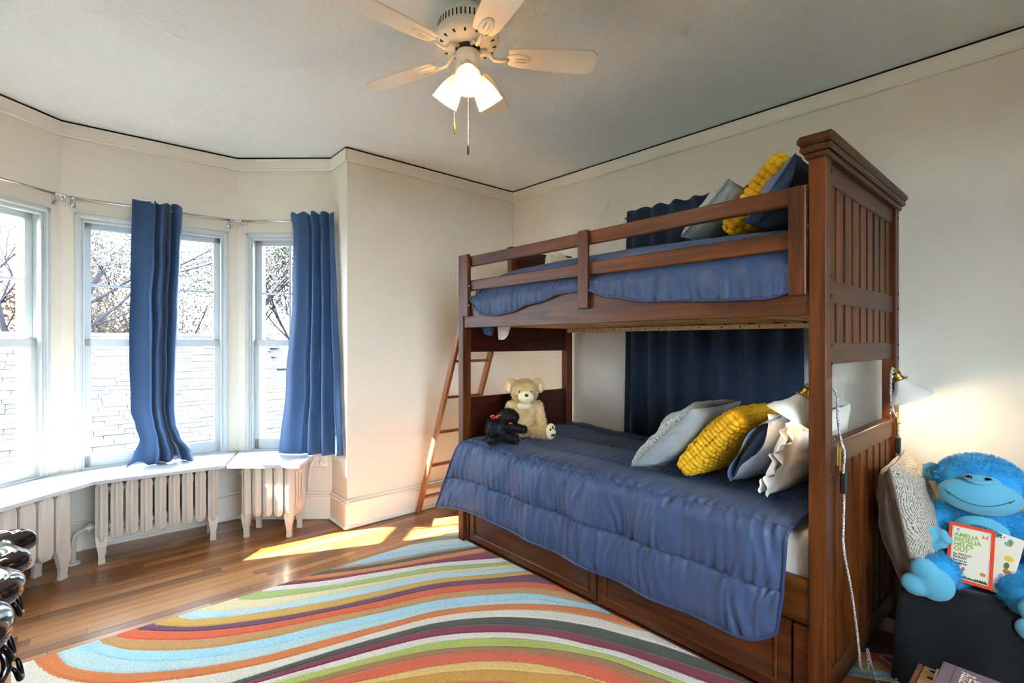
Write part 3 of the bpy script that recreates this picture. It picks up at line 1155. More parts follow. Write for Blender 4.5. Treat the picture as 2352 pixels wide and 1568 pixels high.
def comf_low(u, v):
    s, t = u, v
    p, n, d, total, top_w = comf_low_profile(s, t)
    h = quilt(d, p.y, total)
    side = max(0, d - top_w)
    k = min(1, side / .15)
    if side > 0:
        # hem scallops and slack; the head-end corner is rounded
        p.x -= .010 * math.sin(p.y * 17 + 1) * k + .012 * k * fbm((p.y * 4, 1, 1), 1)
        if s < .10:
            q = (.10 - s) / .10
            p.z += .05 * q * q * q * max(0, side - .25) / .15
            p.y += .03 * (side / .45) * q
        # foot end: the cloth swings out past the post
        if s > .86:
            q = (s - .86) / .14
            p.y += .175 * q * (side / .45)
            p.x -= .055 * q * (side / .45)
            p.z -= .035 * q * (side / .45)
    edge = min(s, 1 - s, 1 - t)
    f = min(1, edge / .02)
    return p + n * (h * (.3 + .7 * f)) if f < 1 else p + n * h


mb = MB()
mb.grid(comf_low, 560, 230)
me = mb.mesh('comforter')
cl = link('comforter', me, 'comforter_blue', smooth=True)
md = cl.modifiers.new('thickness', 'SOLIDIFY'); md.thickness = .012; md.offset = -1
tag(cl, 'slate blue quilted comforter draped over the lower bunk and its drawers', 'comforter', 'blue comforters')
# piped hem
hem = [comf_low(i / 90, 1.0) for i in range(91)]
hd = [comf_low(0.0, .55 + .45 * i / 30) for i in range(31)]
ft = [comf_low(1.0, .62 + .38 * i / 20) for i in range(21)]
pp = MB().tube(hd + hem[1:] + ft[::-1][1:], .0065, 8)
pp.build('piping', 'piping_navy', cl, smooth=True)

# white sheet hem peeping out under the comforter near the second drawer
sp = MB()
sp.grid(lambda u, v: (1.838 - .004 * math.sin(u * 9), 1.02 + .34 * u, .275 - (.075 * math.sin(u * math.pi) + .0) * v), 24, 4)
tag(sp.build('sheet_hem', 'linen_white', smooth=True), 'white sheet corner peeping out below the comforter over the drawer', 'bed sheet')


# upper comforter --------------------------------------------------------------
UTAB = [(0.0, 1.445), (.035, 1.425), (.10, 1.428), (.30, 1.445), (.42, 1.478), (.49, 1.518), (.56, 1.520), (.70, 1.478), (.80, 1.440), (.87, 1.428), (.93, 1.438), (.97, 1.475), (1.0, 1.545)]


def comf_up(u, v):
    s = u
    yy = .640 + s * (2.475 - .640)
    x_in, x_front = BX1 - .06, BX0 + .052
    zt = 1.690 - .012 * (s > .9) * (s - .9) * 10
    zt += .03 * math.sin(min(1, s) * math.pi) ** .7 - .015
    if s > .80:
        zt -= .05 * ((s - .80) / .2) ** 2
    zb = lerp_tab(UTAB, s)[0]
    top_w = x_in - x_front
    hang = zt - zb
    total = top_w + hang - .005
    d = v * total
    if d < top_w - .05:
        p = V((x_in - d, yy, zt + .012 * math.sin(d / top_w * math.pi))); n = V((0, 0, 1))
        p.z += .008 * fbm((p.x * 5, yy * 4, 6), 1)
    elif d < top_w + .05:
        a = (d - top_w + .05) / .10 * 1.57
        p = V((x_in - (top_w - .05) - .055 * math.sin(a), yy, zt - .055 * (1 - math.cos(a)))); n = V((-math.sin(a), 0, math.cos(a)))
    else:
        h = d - top_w - .05
        q = h / max(.02, total - top_w - .05)
        # bulges out under the lower guard rail and over the side rail
        x = x_front - .008 - .052 * math.sin(min(1, q * 1.5) * math.pi * .5)
        p = V((x, yy, zt - .055 - h)); n = V((-1, 0, 0))
        p.x += -.004 * math.sin(yy * 30)
        if p.z > 1.585:
            p.x = max(p.x, BX0 + .030)
        elif p.z > 1.545:
            k = (p.z - 1.545) / .04
            p.x = p.x * (1 - k) + max(p.x, BX0 + .030) * k
        if 0.36 < (yy - .64) / 1.835 < .60 and p.x < BX0 + .006:
            p.x = max(p.x, BX0 + .006 - .012 * abs((yy - 1.56) / .25))
        if p.z < 1.53:
            p.x = min(p.x, BX0 - .004)
    ph = yy * 47 + 2 * fbm((d * 2, yy * 3, 5), 1)
    w1 = fbm((d * 4.2, yy * 13 + d * 9 + 1.2 * fbm((d * 5, yy * 4, 2), 1), 45), 1)
    r = (1 - min(1, abs(w1) * 2.2)) - .55
    pin = math.exp(-abs(total - d) * 18)
    f = (.0075 * r * (.4 + max(0, fbm((d * 3, yy * 4, 77), 1) + .4)) + .004 * fbm((d * 5, yy * 33, 3), 1) * (1 + pin) + .005 * pin * math.sin(yy * 160)) * min(1, max(.25, (d - top_w) / .05))
    return p + n * f


mb = MB().grid(comf_up, 420, 130)
cu = link('comforter', mb.mesh('comforter'), 'comforter_blue', smooth=True)
md = cu.modifiers.new('thickness', 'SOLIDIFY'); md.thickness = .010; md.offset = -1
tag(cu, 'slate blue quilted comforter bulging under the guard rail of the upper bunk', 'comforter', 'blue comforters')
pp = MB().tube([comf_up(0, .72 + .28 * i / 20) for i in range(21)] + [comf_up(i / 80, 1.0) for i in range(1, 81)] + [comf_up(1, 1 - .2 * i / 12) for i in range(1, 13)], .006, 8)
pp.build('piping', 'piping_navy', cu, smooth=True)

# cloth ends hanging between the upper slats near the foot end
mb = MB()
mb.grid(lambda u, v: (2.02 + .12 * u + .02 * v * (.5 - u), 2.42 + .01 * math.sin(u * 7), 1.372 - (.085 * min(1, 1.6 - 1.3 * u) if u > .45 else .085) * v), 16, 6)
tag(mb.build('sheet_corner', 'linen_white', smooth=True), 'white sheet corner hanging below the upper bunk near the foot end', 'bed sheet')
mb = MB()
mb.grid(lambda u, v: (1.93 + .12 * u, 2.46 + .015 * math.sin(u * 9), 1.372 - .06 * math.sin(u * math.pi) ** .6 * v), 16, 6)
tag(mb.build('blanket_corner', 'comforter_blue', smooth=True), 'dark blue blanket corner hanging below the upper bunk beside the front post', 'blanket')
# ------------------------------------------------------------------ pillows
mat('satin_grey', (150, 160, 164), rough=0.28, spec=0.55, sheen=0.2, bump=(11, 0.8, 0.03))
mat('yellow_knit', (222, 176, 30), rough=0.7, spec=0.25, var=(60, 0.25), col2=(196, 146, 14))
mat('case_blue', (104, 130, 172), rough=0.75, spec=0.2, bump=(16, 0.4, 0.006))
mat('case_slate', (104, 118, 148), rough=0.75, spec=0.2, bump=(16, 0.4, 0.006))
mat('case_grey', (178, 184, 196), rough=0.75, spec=0.2, bump=(14, 0.4, 0.006))
mat('cream_plush', (226, 214, 184), rough=0.9, spec=0.1, var=(20, 0.2), bump=(60, 0.5, 0.006))


def pattern_mat(name, a, b, scale, kind):
    m, n, out = new_mat(name)
    tc = N(n, 'ShaderNodeTexCoord')
    mp = N(n, 'ShaderNodeMapping')
    mp.inputs['Scale'].default_value = scale
    n.links.new(tc.outputs['Object'], mp.inputs[0])
    p = N(n, 'ShaderNodeBsdfPrincipled', Roughness=0.8)
    cr = N(n, 'ShaderNodeValToRGB')
    if kind == 'damask':
        v = N(n, 'ShaderNodeTexVoronoi', Scale=75.0)
        v.feature = 'DISTANCE_TO_EDGE'
        nz = N(n, 'ShaderNodeTexNoise', Scale=120.0, Detail=2.0)
        n.links.new(mp.outputs[0], v.inputs['Vector']); n.links.new(mp.outputs[0], nz.inputs['Vector'])
        mu = N(n, 'ShaderNodeMath', operation='MULTIPLY_ADD')
        mu.inputs[1].default_value = 4.0; mu.inputs[2].default_value = -.2
        n.links.new(v.outputs['Distance'], mu.inputs[0])
        ad = N(n, 'ShaderNodeMath', operation='ADD')
        n.links.new(mu.outputs[0], ad.inputs[0]); n.links.new(nz.outputs['Fac'], ad.inputs[1])
        n.links.new(ad.outputs[0], cr.inputs[0])
        cr.color_ramp.elements[0].position = .52; cr.color_ramp.elements[0].color = lin(a)
        cr.color_ramp.elements[1].position = .62; cr.color_ramp.elements[1].color = lin(b)
    else:
        # dashed concentric arcs round scattered centres
        v = N(n, 'ShaderNodeTexVoronoi', Scale=5.2)
        n.links.new(mp.outputs[0], v.inputs['Vector'])
        ml = N(n, 'ShaderNodeMath', operation='MULTIPLY'); ml.inputs[1].default_value = 190.0
        n.links.new(v.outputs['Distance'], ml.inputs[0])
        sn = N(n, 'ShaderNodeMath', operation='SINE')
        n.links.new(ml.outputs[0], sn.inputs[0])
        ck = N(n, 'ShaderNodeTexNoise', Scale=170.0, Detail=0.0)
        n.links.new(mp.outputs[0], ck.inputs['Vector'])
        ad = N(n, 'ShaderNodeMath', operation='MULTIPLY_ADD')
        ad.inputs[1].default_value = 3.2; ad.inputs[2].default_value = -1.45
        n.links.new(ck.outputs['Fac'], ad.inputs[0])
        a2 = N(n, 'ShaderNodeMath', operation='ADD')
        n.links.new(sn.outputs[0], a2.inputs[0]); n.links.new(ad.outputs[0], a2.inputs[1])
        mr = N(n, 'ShaderNodeMapRange'); mr.inputs['From Min'].default_value = -1.5; mr.inputs['From Max'].default_value = 1.5
        n.links.new(a2.outputs[0], mr.inputs['Value'])
        n.links.new(mr.outputs[0], cr.inputs[0])
        cr.color_ramp.elements[0].position = .34; cr.color_ramp.elements[0].color = lin(a)
        cr.color_ramp.elements[1].position = .44; cr.color_ramp.elements[1].color = lin(b)
    n.links.new(cr.outputs[0], p.inputs['Base Color'])
    n.links.new(p.outputs[0], out.inputs[0])


pattern_mat('damask_teal', (108, 126, 136), (184, 188, 182), (1, 1, 1), 'damask')
pattern_mat('arc_dashes', (104, 97, 90), (188, 178, 162), (1, 1, 1), 'arcs')
mat('taupe_velvet', (112, 96, 80), rough=0.8, sheen=0.6, spec=0.15, bump=(24, 0.5, 0.01))


def pil_pt(a, b, w_, h_, t_, s, sag=.06, seed=0, wr=.008, pw=.42):
    e = max(0, (1 - a * a)) * max(0, (1 - b * b))
    x = a * w_ / 2 * (1 - sag * (1 - b * b) * a * a)
    y_ = b * h_ / 2 * (1 - sag * (1 - a * a) * b * b)
    z = s * t_ / 2 * e ** pw + wr * fbm((a * 2.3, b * 2.3, seed + s), 1.0) * e ** .3
    return (x, y_, z)


def pillow(name, M, w_, h_, t_, m_front, m_back, label, cat='pillow', seed=0, n=34, sag=.06, group=None, wr=.010, parent=None, pw=.42):
    mb = MB(M)
    mb.cur = 0
    mb.grid(lambda u, v: pil_pt(u * 2 - 1, v * 2 - 1, w_, h_, t_, 1, sag, seed, wr, pw), n, n)
    mb.cur = 1
    mb.grid(lambda u, v: pil_pt(1 - u * 2, v * 2 - 1, w_, h_, t_, -1, sag, seed, wr, pw), n, n)
    me = mb.mesh(name)
    bm = bmesh.new(); bm.from_mesh(me)
    bmesh.ops.remove_doubles(bm, verts=bm.verts, dist=.0004)
    bm.to_mesh(me); bm.free()
    # pattern coordinates follow the cushion
    o = link(name, me, [m_front, m_back], parent, smooth=True)
    if parent is None:
        tag(o, label, cat, group)
    return o


def lean(x0, x1, yb, zb, yt, zt):
    """Frame of a cushion whose lower edge is at (yb, zb) and upper edge at (yt, zt); z axis = face towards the foot end."""
    up = V((0, yt - yb, zt - zb))
    h_ = up.length
    up.normalize()
    ex = V((-1, 0, 0))
    n = ex.cross(up)
    if n.y < 0:
        ex = -ex
        n = ex.cross(up)
    c = V(((x0 + x1) / 2, (yb + yt) / 2, (zb + zt) / 2))
    return axes(c, ex, up, n), x1 - x0, h_


def knots(M, w_, h_, t_, s, nx, ny, r, sd=2):
    mb = MB(M)
    def put(a, b):
        p = pil_pt(a, b, w_, h_, t_, s, .06, sd, .010, .28)
        rr = r * random.uniform(.88, 1.1)
        mb.ball((p[0], p[1], p[2] + s * .004), (rr * 1.15, rr * .95, rr), 8, 6)
    for i in range(nx):
        for j in range(ny):
            put((-1 + 2 * (i + .5 + (.25 if j % 2 else -.25)) / nx) * .965, (-1 + 2 * (j + .5) / ny) * .965)
    for e in (.986, .9965, .99965):
        for j in range(ny):
            b = (-1 + 2 * (j + .5) / ny) * .95
            put(e, b); put(-e, b)
        for i in range(nx):
            a = (-1 + 2 * (i + .5) / nx) * .95
            put(a, e); put(a, -e)
    return mb


# lower bunk, front to back
M_, w_, h_ = lean(1.985, 2.45, 1.395, .680, 1.075, .985)
pillow('patterned_pillow', M_, w_, h_, .17, 'damask_teal', 'satin_grey', 'teal and ivory patterned pillow with grey satin back on the lower bunk, nearest the bear', seed=1, wr=.03, group='patterned satin pillows')
M_, w_, h_ = lean(2.015, 2.46, 1.150, .705, .905, .965)
yp = pillow('knotted_pillow', M_, w_, h_, .13, 'yellow_knit', 'yellow_knit', 'mustard yellow knotted pillow in the middle of the lower bunk pillows', seed=2, pw=.28, group='yellow knotted pillows')
kn = knots(M_, w_, h_, .13, 1, 19, 17, .0150)
k2 = knots(M_, w_, h_, .13, -1, 19, 17, .0150)
kb = MB(); kb.v = kn.v + k2.v; kb.f = kn.f + [tuple(i + len(kn.v) for i in f) for f in k2.f]; kb.mi = [0] * len(kb.f)
kb.build('knots', 'yellow_knit', yp, smooth=True, kind='stuff')
# blue pillowcase with an open mouth towards the room
M_, w_, h_ = lean(2.070, 2.66, .945, .694, .752, .985)
bp = pillow('bed_pillow', M_, w_, h_, .15, 'case_grey', 'case_grey', 'grey-blue pillow in an open blue pillowcase on the lower bunk', seed=3, wr=.02, group='pillows in blue cases')
mb = MB(M_)
# flared mouth of the case: two flaps beyond the near edge (local +x or -x is towards the room)
sx = -1 if (M_ @ V((1, 0, 0))).x > (M_ @ V((-1, 0, 0))).x else 1
def flap(s, off, dz):
    def fn(u, v):
        b = v * 2 - 1
        x = sx * (w_ / 2 - .05 + u * (.12 + off) * (1 - .75 * max(0.0, -b - .35)))
        z = s * (.048 * (1 - b * b) ** .5 * (1 - .2 * u) + .006) + dz * u + .010 * math.sin(v * 9 + s) * u
        return (x, b * h_ / 2 * (1 - .03 * u), z)
    return fn
mb.grid(flap(1, .045, -.022), 14, 20)
mb.build('case_mouth', 'case_blue', bp, smooth=True)
mb = MB(M_)
mb.grid(flap(-1, .0, .022), 14, 20)
mb.build('case_mouth', 'case_grey', bp, smooth=True)
# white pillow against the headboard and its loose case end
M_, w_, h_ = lean(1.965, 2.64, .772, .690, .668, .992)
wp = pillow('bed_pillow', M_, w_, h_, .15, 'linen_white', 'linen_white', 'white pillow standing against the headboard of the lower bunk', seed=4, wr=.02)
def hem_fin(M, w_, h_, sgn, out, amp, b0=-.9, b1=.9, taper=0.0):
    """Collapsed end of a pillowcase: two thin wavy layers beyond one side edge."""
    mb = MB(M)
    for lay in (0, 1):
        def fn(u, v):
            b = b0 + (b1 - b0) * v
            k = u * (1 - taper * max(0.0, -b))
            x = sgn * (w_ / 2 * (1 - .06 * (1 - b * b)) - .025 + k * out + .010 * math.sin(b * 7) * u)
            z = (amp * math.sin(b * 9 + 1.5 * lay) + .5 * amp * math.sin(b * 21 + lay)) * u + (.006 if lay else -.006)
            return (x, b * h_ / 2, z)
        mb.grid(fn, 10, 40)
    return mb


sx = -1 if (M_ @ V((1, 0, 0))).x > (M_ @ V((-1, 0, 0))).x else 1
hem_fin(M_, w_, h_, sx, .075, .016).build('case_end', 'linen_white', wp, smooth=True)

# upper bunk
M_, w_, h_ = lean(2.04, 2.42, 1.165, 1.742, .945, 1.950)
pillow('patterned_pillow', M_, w_, h_, .15, 'damask_teal', 'satin_grey', 'teal and ivory patterned pillow lying on the upper bunk behind the guard rail', seed=6, wr=.02, group='patterned satin pillows')
M_, w_, h_ = lean(2.04, 2.36, .955, 1.742, .742, 1.985)
yp = pillow('knotted_pillow', M_, w_, h_, .10, 'yellow_knit', 'yellow_knit', 'mustard yellow knotted pillow standing on the upper bunk', seed=7, pw=.28, group='yellow knotted pillows')
a_ = knots(M_, w_, h_, .10, 1, 10, 11, .0185, 7); b_ = knots(M_, w_, h_, .10, -1, 10, 11, .0185, 7)
kb = MB(); kb.v = a_.v + b_.v; kb.f = a_.f + [tuple(i + len(a_.v) for i in f) for f in b_.f]; kb.mi = [0] * len(kb.f)
kb.build('knots', 'yellow_knit', yp, smooth=True, kind='stuff')
M_, w_, h_ = lean(1.96, 2.45, .85, 1.735, .665, 1.955)
bp = pillow('bed_pillow', M_, w_, h_, .12, 'case_slate', 'case_slate', 'slate blue pillow crumpled against the headboard of the upper bunk', seed=8, wr=.035, group='pillows in blue cases')
sx = -1 if (M_ @ V((1, 0, 0))).x > (M_ @ V((-1, 0, 0))).x else 1
mb = MB(M_)
mb.grid(flap(-1, -.04, -.02), 14, 20)
mb.build('case_mouth', 'case_slate', bp, smooth=True)

# cream plush and white card box at the far end of the upper bunk
mb = MB()
mb.ball((2.48, 2.34, 1.800), (.095, .07, .085)); mb.ball((2.40, 2.33, 1.815), (.03, .03, .06)); mb.ball((2.55, 2.34, 1.83), (.045, .03, .045)); mb.ball((2.48, 2.36, 1.72), (.10, .08, .08))
tag(link('plush_toy', remesh(mb, .008, 6), 'cream_plush', smooth=True), 'cream plush toy lying at the far end of the upper bunk', 'plush toy')
mb = MB()
mb.prism([(2.58, 2.24), (2.70, 2.27), (2.68, 2.34), (2.56, 2.31)], 1.70, 1.85)
tag(mb.build('card_box', 'linen_white'), 'small white card box beside the cream plush on the upper bunk', 'box')


# ------------------------------------------------------------------ teddy bear
def facing(origin, f):
    ey = V((-f[0], -f[1], 0)).normalized()
    ex = V((ey.y, -ey.x, 0))
    return axes(origin, ex, ey, (0, 0, 1))


mat('bear_fur', (218, 192, 142), rough=0.9, spec=0.1, sheen=0.3, var=(16, 0.3), col2=(184, 150, 98))
mat('bear_pale', (226, 212, 176), rough=0.9, spec=0.1, sheen=0.3, bump=(80, 0.4, 0.004))
mat('nose_brown', (58, 36, 24), rough=0.35)
mat('eye_black', (10, 8, 8), rough=0.15)


def capsule(mb, a, b, ra, rb, n=7):
    a, b = V(a), V(b)
    for i in range(n):
        t = i / (n - 1)
        r = ra + (rb - ra) * t
        mb.ball(a.lerp(b, t), r, 12, 8)


MBear = facing((2.165, 2.325, .672), (-.62, -.78))
bear = thing('teddy_bear', 'honey-coloured teddy bear sitting at the foot of the lower bunk', 'teddy bear', (2.165, 2.325, .672))
b = MB()
b.ball((0, 0, .115), (.088, .075, .115), 20, 14)
b.ball((0, -.005, .19), (.070, .062, .06), 16, 12)
b.ball((0.0, -.02, .285), (.086, .080, .082), 20, 14)
capsule(b, (-.085, -.02, .195), (-.120, -.075, .075), .033, .034)
capsule(b, (.085, -.02, .195), (.105, -.080, .060), .034, .036)
capsule(b, (-.055, -.05, .045), (-.085, -.125, .040), .045, .040)
capsule(b, (.055, -.045, .045), (.135, -.115, .045), .045, .040)
body = remesh(b, .006, 5)
body.transform(MBear)
bo = link('body', body, 'bear_fur', bear, smooth=True)
fur(body, 7000, .011, .0011, 5).build('fur', 'bear_fur', bo, kind='stuff')
for s in (-1, 1):
    e = MB(); e.ball((s * .080, -.015, .340), (.036, .018, .030), 14, 10); e.ball((s * .104, -.022, .316), (.024, .016, .042), 12, 8)
    me = remesh(e, .005, 3); me.transform(MBear)
    eo = link('ear', me, 'bear_fur', bear, smooth=True)
    ie = MB(MBear); ie.ball((s * .100, -.032, .312), (.013, .007, .028), 12, 8)
    ie.build('inner_ear', 'bear_pale', eo, smooth=True)
    MB(MBear).ball((s * .037, -.088, .290), .0065, 10, 8).build('eye', 'eye_black', bear, smooth=True)
mz = MB(MBear); mz.ball((.004, -.088, .258), (.049, .038, .040), 16, 12)
mz = mz.build('muzzle', 'bear_pale', bear, smooth=True)
MB(MBear).ball((.004, -.124, .272), (.0125, .009, .010), 12, 8).build('nose', 'nose_brown', mz, smooth=True)
MB(MBear).tube([(.004, -.124, .262), (.004, -.123, .246), (.012, -.119, .238)], .0013, 6).build('mouth', 'nose_brown', mz)
ch = MB(MBear); ch.ball((.0, -.046, .198), (.052, .026, .030), 16, 12)
ch.build('chest', 'bear_pale', bear, smooth=True)
ft = MB(MBear); Mf = Matrix.Translation((.152, -.140, .052)) @ Matrix.Rotation(R(35), 4, 'Z')
ft.ball((0, 0, 0), (.040, .020, .050), 16, 12, Mf)
fo = ft.build('foot', 'bear_pale', bear, smooth=True)
for (x, z, rx, rz) in ((-.018, .016, .0065, .009), (.001, .026, .0065, .010), (.019, .014, .005, .009), (.003, -.020, .017, .009)):
    MB(MBear @ Mf).ball((x, -.0175, z), (rx, .005, rz), 10, 8).build('paw_pad', 'nose_brown', fo, smooth=True)
MB(MBear).ball((-.088, -.150, .040), (.034, .018, .040), 14, 10).build('foot', 'bear_fur', bear, smooth=True)

# ------------------------------------------------------------------ black plush dog
mat('dog_fur', (5, 5, 6), rough=0.55, spec=0.25, var=(70, .5), col2=(14, 13, 16))
mat('ribbon_red', (206, 62, 48), rough=0.5)
mat('dog_glint', (120, 120, 128), rough=0.3, spec=0.8)
MDog = facing((1.965, 2.305, .670), (-.35, -.93))
dog = thing('plush_dog', 'black sparkly plush dog with red ribbon leaning on the bear', 'plush dog', (1.965, 2.305, .670))
d = MB()
d.ball((-.035, 0, .075), (.072, .075, .075), 18, 12)
d.ball((.025, -.03, .145), (.060, .055, .055), 18, 12)
d.ball((.045, -.06, .150), (.035, .04, .032), 14, 10)
capsule(d, (.03, -.045, .09), (.115, -.06, .072), .028, .024)
capsule(d, (-.06, -.05, .035), (-.095, -.085, .025), .034, .028)
capsule(d, (.0, -.06, .035), (.045, -.095, .025), .034, .028)
d.ball((-.02, .0, .135), (.022, .03, .04), 12, 8); d.ball((.062, .005, .13), (.016, .03, .035), 12, 8)
me = remesh(d, .006, 4); me.transform(MDog)
do = link('body', me, 'dog_fur', dog, smooth=True)
fur(me, 5200, .010, .0012, 9).build('fur', 'dog_fur', do, kind='stuff')
fur(me, 260, .009, .0011, 19).build('glitter', 'dog_glint', do, kind='stuff')
rb = MB(MDog)
for s in (-1, 1):
    rb.tube([(-.055, -.035, .150), (-.055 + s * .022, -.05, .166), (-.055 + s * .034, -.04, .158), (-.055 + s * .02, -.035, .146), (-.055, -.035, .150)], .005, 6)
rb.ball((-.055, -.042, .150), .007, 8, 6)
rb.build('ribbon', 'ribbon_red', dog, smooth=True)
MB(MDog).ball((.022, -.085, .118), (.013, .004, .006), 8, 6).build('collar', 'ribbon_red', dog, smooth=True)
# ------------------------------------------------------------------ ceiling fan
mat('fan_white', (232, 226, 212), rough=0.4, spec=0.45)
mat('fan_dark', (60, 56, 52), rough=0.6)
mat('shade_glass', (252, 234, 204), rough=0.5, spec=0.4, trans=0.55)
mat('bulb_glow', (255, 236, 200), emit=((255, 226, 178), 4.0))
mat('chain', (214, 206, 188), rough=0.3, metal=0.8)
mat('fob_bronze', (96, 82, 66), rough=0.35, metal=0.8)
FX, FY_, FZ = 1.186, 1.605, 2.42
fan = thing('ceiling_fan', 'white five-blade ceiling fan with three lit frosted glass shades', 'ceiling fan', (FX, FY_, H))
T = Matrix.Translation((FX, FY_, 0))
MB(T).lathe([(0, H - .002), (.062, H - .002), (.062, H - .02), (.058, H - .045), (.05, H - .055), (0, H - .055)], 32).build('canopy', 'fan_white', fan, smooth=True, angle=40)
mo = MB(T).lathe([(0, 2.552), (.085, 2.552), (.113, 2.545), (.118, 2.538), (.118, 2.505), (.126, 2.498), (.128, 2.485), (.122, 2.470), (.105, 2.458), (.085, 2.450), (.060, 2.446), (0, 2.446)], 48).build('motor', 'fan_white', fan, smooth=True, angle=35)
sl = MB().box(.1165, .1195, -.0032, .0032, 2.509, 2.535, .001).mesh('vent_slot'); sl.materials.append(MATS['fan_dark'])
for i in range(44):
    o = bpy.data.objects.new('vent_slot', sl); C.objects.link(o); o.parent = mo
    o.matrix_basis = T @ Matrix.Rotation(2 * math.pi * i / 44, 4, 'Z')
ve = MB().box(.095, .112, -.004, .004, 2.4555, 2.4615, .001, Matrix.Rotation(R(-0), 4, 'Y')).mesh('lower_vent'); ve.materials.append(MATS['fan_dark'])
for i in range(15):
    o = bpy.data.objects.new('lower_vent', ve); C.objects.link(o); o.parent = mo
    o.matrix_basis = T @ Matrix.Rotation(2 * math.pi * (i + .5) / 15, 4, 'Z')
MB(T).lathe([(0, 2.447), (.05, 2.447), (.05, 2.440), (.030, 2.436), (.030, 2.425), (0, 2.425)], 28).build('rotor', 'fan_dark', fan, smooth=True, angle=40)
MB(T).lathe([(0, 2.428), (.046, 2.428), (.048, 2.424), (.048, 2.372), (.044, 2.366), (.050, 2.360), (.050, 2.350), (.030, 2.340), (0, 2.338)], 32).build('switch_housing', 'fan_white', fan, smooth=True, angle=40)


def blade_outline():
    r0, r1 = .165, .522
    pts = [(r0, -.040), (r0 + .04, -.050), (.30, -.058), (.44, -.064), (r1 - .022, -.064), (r1, -.040), (r1 + .004, 0), (r1, .040), (r1 - .022, .064), (.44, .064), (.30, .058), (r0 + .04, .050), (r0, .040)]
    return pts


bl = MB().prism(blade_outline(), -.003, .003).mesh('blade'); bl.materials.append(MATS['fan_white'])
ir = MB()
ir.tube([(.045, 0, .022), (.085, .0, .010), (.105, 0, -.014), (.130, 0, -.016), (.165, 0, -.008)], lambda t: .0085 - .002 * t, 10)
ir_me = ir.mesh('iron')
md_ = MB()
md_.ball((.205, 0, -.004), (.052, .026, .0085), 24, 8)
md_me = md_.mesh('medallion')
gr = MB()
for s in (-1, 1):
    gr.ball((.210, s * .008, -.0105), (.026, .0035, .002), 12, 6)
gr_me = gr.mesh('medallion_groove')
for q in (ir_me, md_me):
    q.materials.append(MATS['fan_white'])
    q.polygons.foreach_set('use_smooth', [True] * len(q.polygons))
mat('fan_groove', (176, 168, 152), rough=0.5)
gr_me.materials.append(MATS['fan_groove'])
for k in range(5):
    Mb = T @ Matrix.Translation((0, 0, FZ)) @ Matrix.Rotation(R(-35.3 + 72 * k), 4, 'Z')
    Mt = Mb @ Matrix.Rotation(R(-11), 4, 'X')
    o = bpy.data.objects.new('blade', bl); C.objects.link(o); o.parent = fan
    o.matrix_parent_inverse = Matrix.Translation((-FX, -FY_, -H)); o.matrix_basis = Mt
    i_ = bpy.data.objects.new('blade_iron', ir_me); C.objects.link(i_); i_.parent = fan
    i_.matrix_parent_inverse = Matrix.Translation((-FX, -FY_, -H)); i_.matrix_basis = Mb
    m_ = bpy.data.objects.new('medallion', md_me); C.objects.link(m_); m_.parent = o
    m2 = bpy.data.objects.new('medallion_groove', gr_me); C.objects.link(m2); m2.parent = o
for az in (233.5, 353.5, 113.5):
    Ms = T @ Matrix.Translation((0, 0, 2.352)) @ Matrix.Rotation(R(az), 4, 'Z') @ Matrix.Translation((.036, 0, 0)) @ Matrix.Rotation(R(180 - 36), 4, 'Y')
    # local +z now points outwards and down
    ho = MB(Ms).lathe([(0, -.012), (.022, -.012), (.025, .0), (.025, .018), (.020, .022), (0, .022)], 20).build('shade_holder', 'fan_white', fan, smooth=True, angle=40)
    sh_ = MB(Ms).lathe([(.0225, .012), (.026, .022), (.034, .040), (.043, .066), (.050, .096), (.053, .118), (.0555, .121), (.0555, .126), (.052, .127), (.050, .121), (.047, .096), (.040, .066), (.031, .040), (.022, .024)], 32)
    sh_.build('shade', 'shade_glass', fan, smooth=True)
    MB(Ms).ball((0, 0, .068), (.023, .023, .030), 16, 12).build('bulb', 'bulb_glow', fan, smooth=True)
    ld_ = bpy.data.lights.new('fan_bulb', 'POINT')
    ld_.energy = 2.4 * LAMP
    ld_.color = (1.0, 0.89, 0.74)
    ld_.shadow_soft_size = .03
    lo_ = bpy.data.objects.new('fan_bulb', ld_)
    C.objects.link(lo_)
    lo_.location = Ms @ V((0, 0, .106))
for (dx, dy, z0, z1, m_, lab) in ((-.055, .010, 2.36, 2.150, 'brass', 'short'), (.004, -.030, 2.345, 2.052, 'fob_bronze', 'long')):
    # offsets in camera-like directions turned into room axes
    px = FX + dx * .748 + dy * .663
    py = FY_ - dx * .663 + dy * .748
    c = MB()
    n = int((z0 - z1) / .0052)
    for i in range(n):
        c.ball((px, py, z0 - i * .0052), .0021, 6, 4)
    ch_ = c.build('pull_chain', 'chain', fan, smooth=True, kind='stuff')
    MB(Matrix.Translation((px, py, 0))).lathe([(0, z1 + .004), (.0045, z1), (.0045, z1 - .036), (.003, z1 - .042), (0, z1 - .042)], 12).build('pull_fob', m_, ch_, smooth=True)
